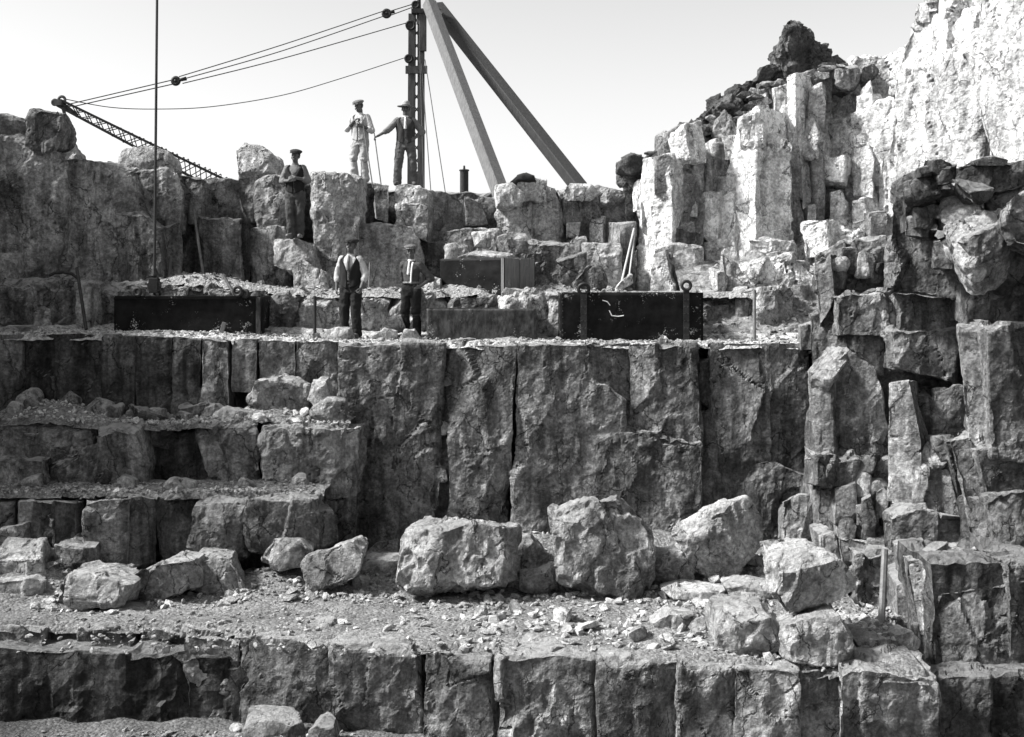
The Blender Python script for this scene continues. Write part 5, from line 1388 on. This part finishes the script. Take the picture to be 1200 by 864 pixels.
def sheetpart(name, mat, parent, sc, fn, nu, nv, thick):
    v, f = [], []
    for i in range(nu + 1):
        for j in range(nv + 1): v.append(tuple(c * sc for c in fn(i / nu, j / nv)))
    for i in range(nu):
        for j in range(nv): f.append((i * (nv + 1) + j, (i + 1) * (nv + 1) + j, (i + 1) * (nv + 1) + j + 1, i * (nv + 1) + j + 1))
    me = bpy.data.meshes.new(name); me.from_pydata(v, [], f); me.update(); me.materials.append(M[mat])
    for p in me.polygons: p.use_smooth = True
    o = link(name, me, parent)
    m = o.modifiers.new('solid', 'SOLIDIFY'); m.thickness = thick; m.offset = 0
    BAKE.append(o)
    return o

def person(label, foot, H, heading, P):
    sc = H / 1.75
    root = empty('person', label, 'person', foot, rotz=R(heading))
    sx = (-1, 1)
    hip = [(-.095, .0, .92), (.095, .0, .92)]
    knee = P.get('knee', [(-.11, -.03, .50), (.11, -.03, .50)])
    ank = P.get('ankle', [(-.12, .02, .09), (.12, .02, .09)])
    shd = P.get('shoulder', [(-.185, 0, 1.405), (.185, 0, 1.405)])
    elb, wri, hd = P['elbow'], P['wrist'], P['hand']
    hy, hx, hr_ = P.get('head', (0, 0, 0)); piv = (0, .01, 1.5)
    # the body: one continuous skin
    b = Shape()
    b.loft([(.86, .13, .09, 0, 0), (1.0, .135, .09, 0, 0), (1.2, .14, .095, 0, 0), (1.38, .15, .085, 0, .01), (1.44, .10, .06, 0, .01), (1.48, .05, .05, 0, .01)], 16)
    for i in (0, 1):
        b.chain([hip[i], knee[i], ank[i]], [.075, .055, .04]); b.cap(ank[i], (ank[i][0], ank[i][1] - .12, .05), .04, .035)
        b.chain([shd[i], elb[i], wri[i]], [.05, .042, .029])
        e, w_ = Vector(elb[i]), Vector(wri[i]); b.cap(e, e + (w_ - e) * .45, .044, .040)
        hand(b, wri[i], *hd[i])
    b.cap((0, .012, 1.42), (0, -.002, 1.56), .058, .055)
    k0 = len(b.v)
    b.ell((0, .012, 1.655), (.077, .097, .10)).ell((0, -.022, 1.595), (.062, .072, .075)).ell((0, -.062, 1.545), (.030, .028, .026))
    b.cap((0, -.085, 1.650), (0, -.112, 1.612), .010, .016, 8).cap((-.035, -.080, 1.667), (.035, -.080, 1.667), .012, .012, 8)
    b.ell((-.045, -.062, 1.605), (.022, .025, .025)).ell((.045, -.062, 1.605), (.022, .025, .025))
    b.ell((0, -.090, 1.577), (.024, .011, .0055)).ell((0, -.088, 1.564), (.021, .011, .0065))
    for s in sx: b.ell((s * .080, .012, 1.63), (.011, .022, .034)).ell((s * .031, -.076, 1.643), (.014, .012, .009))
    b.turn(k0, piv, hy, hx, hr_)
    b.done('body', 'skin', root, sc, .0068, 2)
    eye = Shape(); eye.ell((-.031, -.0865, 1.643), (.010, .006, .006), 10).ell((.031, -.0865, 1.643), (.010, .006, .006), 10)
    eye.ell((-.031, -.090, 1.662), (.019, .006, .005), 8).ell((.031, -.090, 1.662), (.019, .006, .005), 8)
    eye.turn(0, piv, hy, hx, hr_).done('eyes_and_brows', 'eye', root, sc, 0, 0)
    if P.get('moustache'): Shape().ell((0, -.098, 1.589), (.028, .010, .008)).turn(0, piv, hy, hx, hr_).done('moustache', 'hair', root, sc, 0, 0)
    Shape().ell((0, .035, 1.665), (.083, .086, .095)).cap((-.078, .0, 1.67), (-.077, -.012, 1.63), .012, .008, 8).cap((.078, .0, 1.67), (.077, -.012, 1.63), .012, .008, 8).turn(0, piv, hy, hx, hr_).done('hair', 'hair', root, sc, .008, 1)
    if P['hat'][0] == 'cap':
        c = Shape(); c.ell((0, .012, 1.735), (.125, .142, .050)).ell((.01, -.03, 1.728), (.105, .10, .035)).loft([(1.685, .084, .104, 0, .012), (1.74, .09, .11, 0, .012)])
        for k in range(7):
            t = R(-60 + 20 * k); c.cap((.075 * math.sin(t), -.07 - .02 * math.cos(t), 1.712), (.088 * math.sin(t), -.085 - .065 * math.cos(t), 1.694), .010, .007, 8)
        c.turn(0, piv, hy, hx, hr_).done('flat_cap', P['hat'][1], root, sc, .009, 2, .012, .08)
    else:
        c = Shape(); c.loft([(1.695, .088, .108, 0, .01), (1.74, .087, .106, 0, .01), (1.80, .078, .095, 0, .01), (1.822, .055, .075, 0, .01)])
        c.turn(0, piv, hy, hx, hr_).done('hat_crown', P['hat'][1], root, sc, .009, 2, .02, .1)
        br = Shape(); br.loft([(1.686, .190, .200, 0, 0), (1.690, .197, .206, 0, 0), (1.698, .188, .198, 0, 0), (1.712, .088, .108, 0, .01)], 28).turn(0, piv, hy, hx, hr_)
        br.done('hat_brim', 'felt_grey', root, sc, .007, 1, .02, .16)
        Shape().loft([(1.704, .091, .111, 0, .01), (1.73, .090, .110, 0, .01)]).turn(0, piv, hy, hx, hr_).done('hat_band', 'felt_dark', root, sc, 0, 0)
    # shirt with rolled sleeves
    s = Shape()
    s.loft([(.90, .148, .108, 0, 0), (1.02, .150, .108, 0, 0), (1.2, .168, .118, 0, 0), (1.34, .182, .115, 0, .005), (1.405, .17, .10, 0, .01), (1.45, .105, .08, 0, .012), (1.475, .07, .068, 0, .008)])
    roll = P.get('roll', .22)
    for i in (0, 1):
        e, w_ = Vector(elb[i]), Vector(wri[i]); q = e + (w_ - e) * roll
        s.chain([Vector(shd[i]) + Vector((-sx[i] * .02, 0, -.01)), e, q], [.074, .070, .064]).cap(q - (w_ - e) * .05, q + (w_ - e) * .06, .064, .064)
    s.done('shirt', P['shirt'], root, sc, .011, 4, .026, .07)
    Shape().loft([(1.445, .078, .074, 0, .008), (1.495, .066, .066, 0, .004)]).done('collar', P.get('collar', P['shirt']), root, sc, 0, 0)
    # waistcoat
    if P.get('vest'):
        op = P.get('open', .05)
        def vest(u, v):
            z = .93 + .53 * v
            g = op * (1 - v) + .03 + (.95 * max(0, (z - 1.17) / .29)) ** 1.2
            th = g + (2 * math.pi - 2 * g) * u
            rx = np.interp(z, [.93, 1.05, 1.2, 1.34, 1.40, 1.46], [.184, .178, .192, .206, .196, .12]); ry = np.interp(z, [.93, 1.05, 1.2, 1.36, 1.41, 1.46], [.138, .132, .140, .138, .124, .096])
            wv = .004 * math.sin(9 * th + 14 * z) + .003 * math.sin(23 * z + 2 * th)
            zz = z - .05 * max(0, math.cos(th)) ** 6 * (1 - v) ** 3
            return ((rx + wv) * -math.sin(th), -(ry + wv) * math.cos(th) + .004, zz)
        vo = sheetpart('waistcoat', P['vest'], root, sc, vest, 48, 22, .014)
        bt = Shape()
        for k in range(5): bt.ell((.012, -.142, .98 + .05 * k), (.008, .004, .008), 8)
        bt.done('button_row', 'felt_grey', root, sc, 0, 0)
    if P.get('tie'):
        Shape().chain([(0, -.082, 1.455), (.004, -.118, 1.36), (.0, -.136, 1.22)], [.018, .026, .03]).done('neckcloth', P['tie'], root, sc, .010, 2, .01, .06)
    # trousers
    t = Shape(); fl = P.get('hem', .072); tied = P.get('tied')
    t.loft([(.80, .165, .125, 0, .0), (.90, .178, .126, 0, 0), (1.0, .158, .114, 0, 0), (1.045, .153, .110, 0, 0)])
    for i in (0, 1):
        h_, k_, a_ = Vector(hip[i]), Vector(knee[i]), Vector(ank[i])
        t.chain([h_ + Vector((0, 0, -.03)), h_ + (k_ - h_) * .5, k_], [.112, .104, .092])
        if tied:
            q = k_ + (a_ - k_) * .12
            t.cap(k_, q, .098, .066).chain([q, k_ + (a_ - k_) * .5, a_ + Vector((0, 0, .02))], [.066, .086, fl + .008])
        else:
            t.chain([k_, k_ + (a_ - k_) * .5, a_ + Vector((0, 0, .0))], [.092, .086, fl + .012])
    t.done('trousers', P['trousers'], root, sc, .011, 3, .042, .09)
    if tied:
        for i in (0, 1):
            k_, a_ = Vector(knee[i]), Vector(ank[i]); q = k_ + (a_ - k_) * .14
            MBt = MB().ring(q * sc, (a_ - k_), .066 * sc, .009 * sc); MBt.done('knee_strap', 'leather', root, smooth=True)
    if P.get('belt'):
        def belt(u, v):
            th = 2 * math.pi * u; return (.166 * math.sin(th), -.124 * math.cos(th), 1.03 + .04 * v)
        sheetpart('belt', P['belt'], root, sc, belt, 32, 1, .008)
    if P.get('brace'):
        def brace(u, v):
            z = 1.04 + .40 * u; ry = np.interp(z, [1.04, 1.2, 1.34, 1.405, 1.45], [.126, .136, .132, .115, .09])
            return (.05 + .03 * u + .034 * (v - .5), -ry - .006, z)
        sheetpart('brace', P['brace'], root, sc, brace, 14, 1, .005)
    # boots
    for i in (0, 1):
        x, y, z = ank[i]; o = sx[i] * .02
        Shape().chain([(x, y + .02, .045), (x + o * .6, y - .09, .042), (x + o * 1.4, y - .20, .035)], [.044, .047, .038]).cap((x, y + .01, .05), (x, y + .012, z + .08), .050, .050)\
            .loft([(.002, .045, .13, x + o * .7, y - .085), (.022, .046, .135, x + o * .7, y - .085)]).done('boot', P.get('boots', 'leather'), root, sc, .010, 2, .01, .06)
    return root

def foot_at(px, py, D): return tuple(at(px, py, D))
# grip: hand direction, palm normal, thumb direction, curl
person('man in pale clothes and flat cap leaning both hands on an iron bar', foot_at(422, 214, 26.5), 1.74, -14, dict(
    head=(R(-16), R(14), R(-4)), elbow=[(-.29, -.02, 1.15), (.28, -.03, 1.10)], wrist=[(-.045, -.20, 1.315), (.10, -.19, 1.20)],
    hand=[((.8, -.35, .35), (.1, .3, -1), (.2, -1, .2), .9), ((-.9, -.35, .1), (0, 1, .2), (0, .2, 1), 1.0)],
    ankle=[(-.13, .0, .10), (.10, .05, .06)], knee=[(-.13, -.05, .52), (.10, -.02, .50)], hat=('cap', 'felt_grey'), shirt='shirt_pale', vest='vest_pale', trousers='trouser_pale', hem=.088, tied=True, moustache=False, collar='cloth_white'))
person('man in a brimmed felt hat beside the mast, one arm stretched to an iron bar', foot_at(475, 218, 26.3), 1.74, 4, dict(
    head=(R(4), R(2), R(3)), elbow=[(-.37, -.02, 1.19), (.37, .08, 1.16)], wrist=[(-.575, -.06, 1.06), (.205, -.05, 1.02)],
    hand=[((-.75, -.2, -.4), (-.3, -.4, -1), (.2, -1, .1), .9), ((-.7, -.5, -.5), (-.3, .9, 0), (-.2, -.2, 1), .5)],
    ankle=[(-.17, .02, .09), (.18, .02, .09)], knee=[(-.145, -.03, .50), (.155, -.03, .50)], hat=('felt', 'felt_pale'), shirt='shirt_grey', collar='cloth_white', vest='vest_grey', open=.22, trousers='trouser_grey', tie='cloth_white', hem=.085, moustache=True))
person('man in a dark waistcoat with clasped hands standing high on the rock ledge', foot_at(346, 279, 24.1), 1.70, -6, dict(
    head=(R(-8), R(4), R(5)), elbow=[(-.27, .0, 1.14), (.26, .0, 1.15)], wrist=[(-.07, -.20, 1.13), (.05, -.205, 1.19)],
    hand=[((.9, -.3, .25), (0, 1, 0), (0, -.1, 1), .7), ((-.9, -.2, -.05), (.1, .9, -.2), (0, -.1, 1), .7)],
    ankle=[(-.06, -.05, .06), (.09, .06, .09)], knee=[(-.09, -.07, .50), (.10, -.02, .50)], hat=('cap', 'felt_dark'), shirt='shirt_grey', vest='vest_dark', trousers='trouser_mid', boots='barsteel'))
person('tall man in a dark waistcoat and flat cap with a pale neckcloth on the bench', foot_at(411, 397, 21.7), 1.74, -16, dict(
    head=(R(-6), R(0), R(5)), elbow=[(-.27, .05, 1.13), (.275, .02, 1.13)], wrist=[(-.26, -.02, .88), (.24, -.10, .90)],
    hand=[((.05, -.15, -1), (1, .2, 0), (.1, -1, 0), 1.0), ((-.15, -.25, -1), (-.9, .1, .2), (0, -1, 0), 1.25)],
    hat=('cap', 'felt_dark'), shirt='shirt_pale', vest='vest_dark', open=.10, trousers='trouser_dark', tie='shirt_grey', roll=.30))
person('man in a dark shirt with one pale brace and a hand on his hip', foot_at(482, 396, 22.0), 1.63, -20, dict(
    head=(R(12), R(2), R(-4)), elbow=[(-.24, .16, 1.14), (.37, .10, 1.13)], wrist=[(-.10, .20, .96), (.20, -.02, .99)],
    hand=[((.5, .2, -.5), (.2, 1, 0), (0, 0, 1), .4), ((-.6, -.6, -.5), (-.3, .9, .1), (-.2, -.2, 1), .5)],
    hat=('cap', 'felt_grey'), shirt='shirt_dark', collar='cloth_white', trousers='trouser_dark', tied=True, hem=.07, belt='barsteel', brace='cloth_white', tie='cloth_white', roll=.12))
dg = bpy.context.evaluated_depsgraph_get()
dg.update()
for o in BAKE:
    if o.modifiers:
        me = bpy.data.meshes.new_from_object(o.evaluated_get(dg))
        me.name = o.data.name
        o.modifiers.clear()
        o.data = me
        for p in me.polygons: p.use_smooth = True
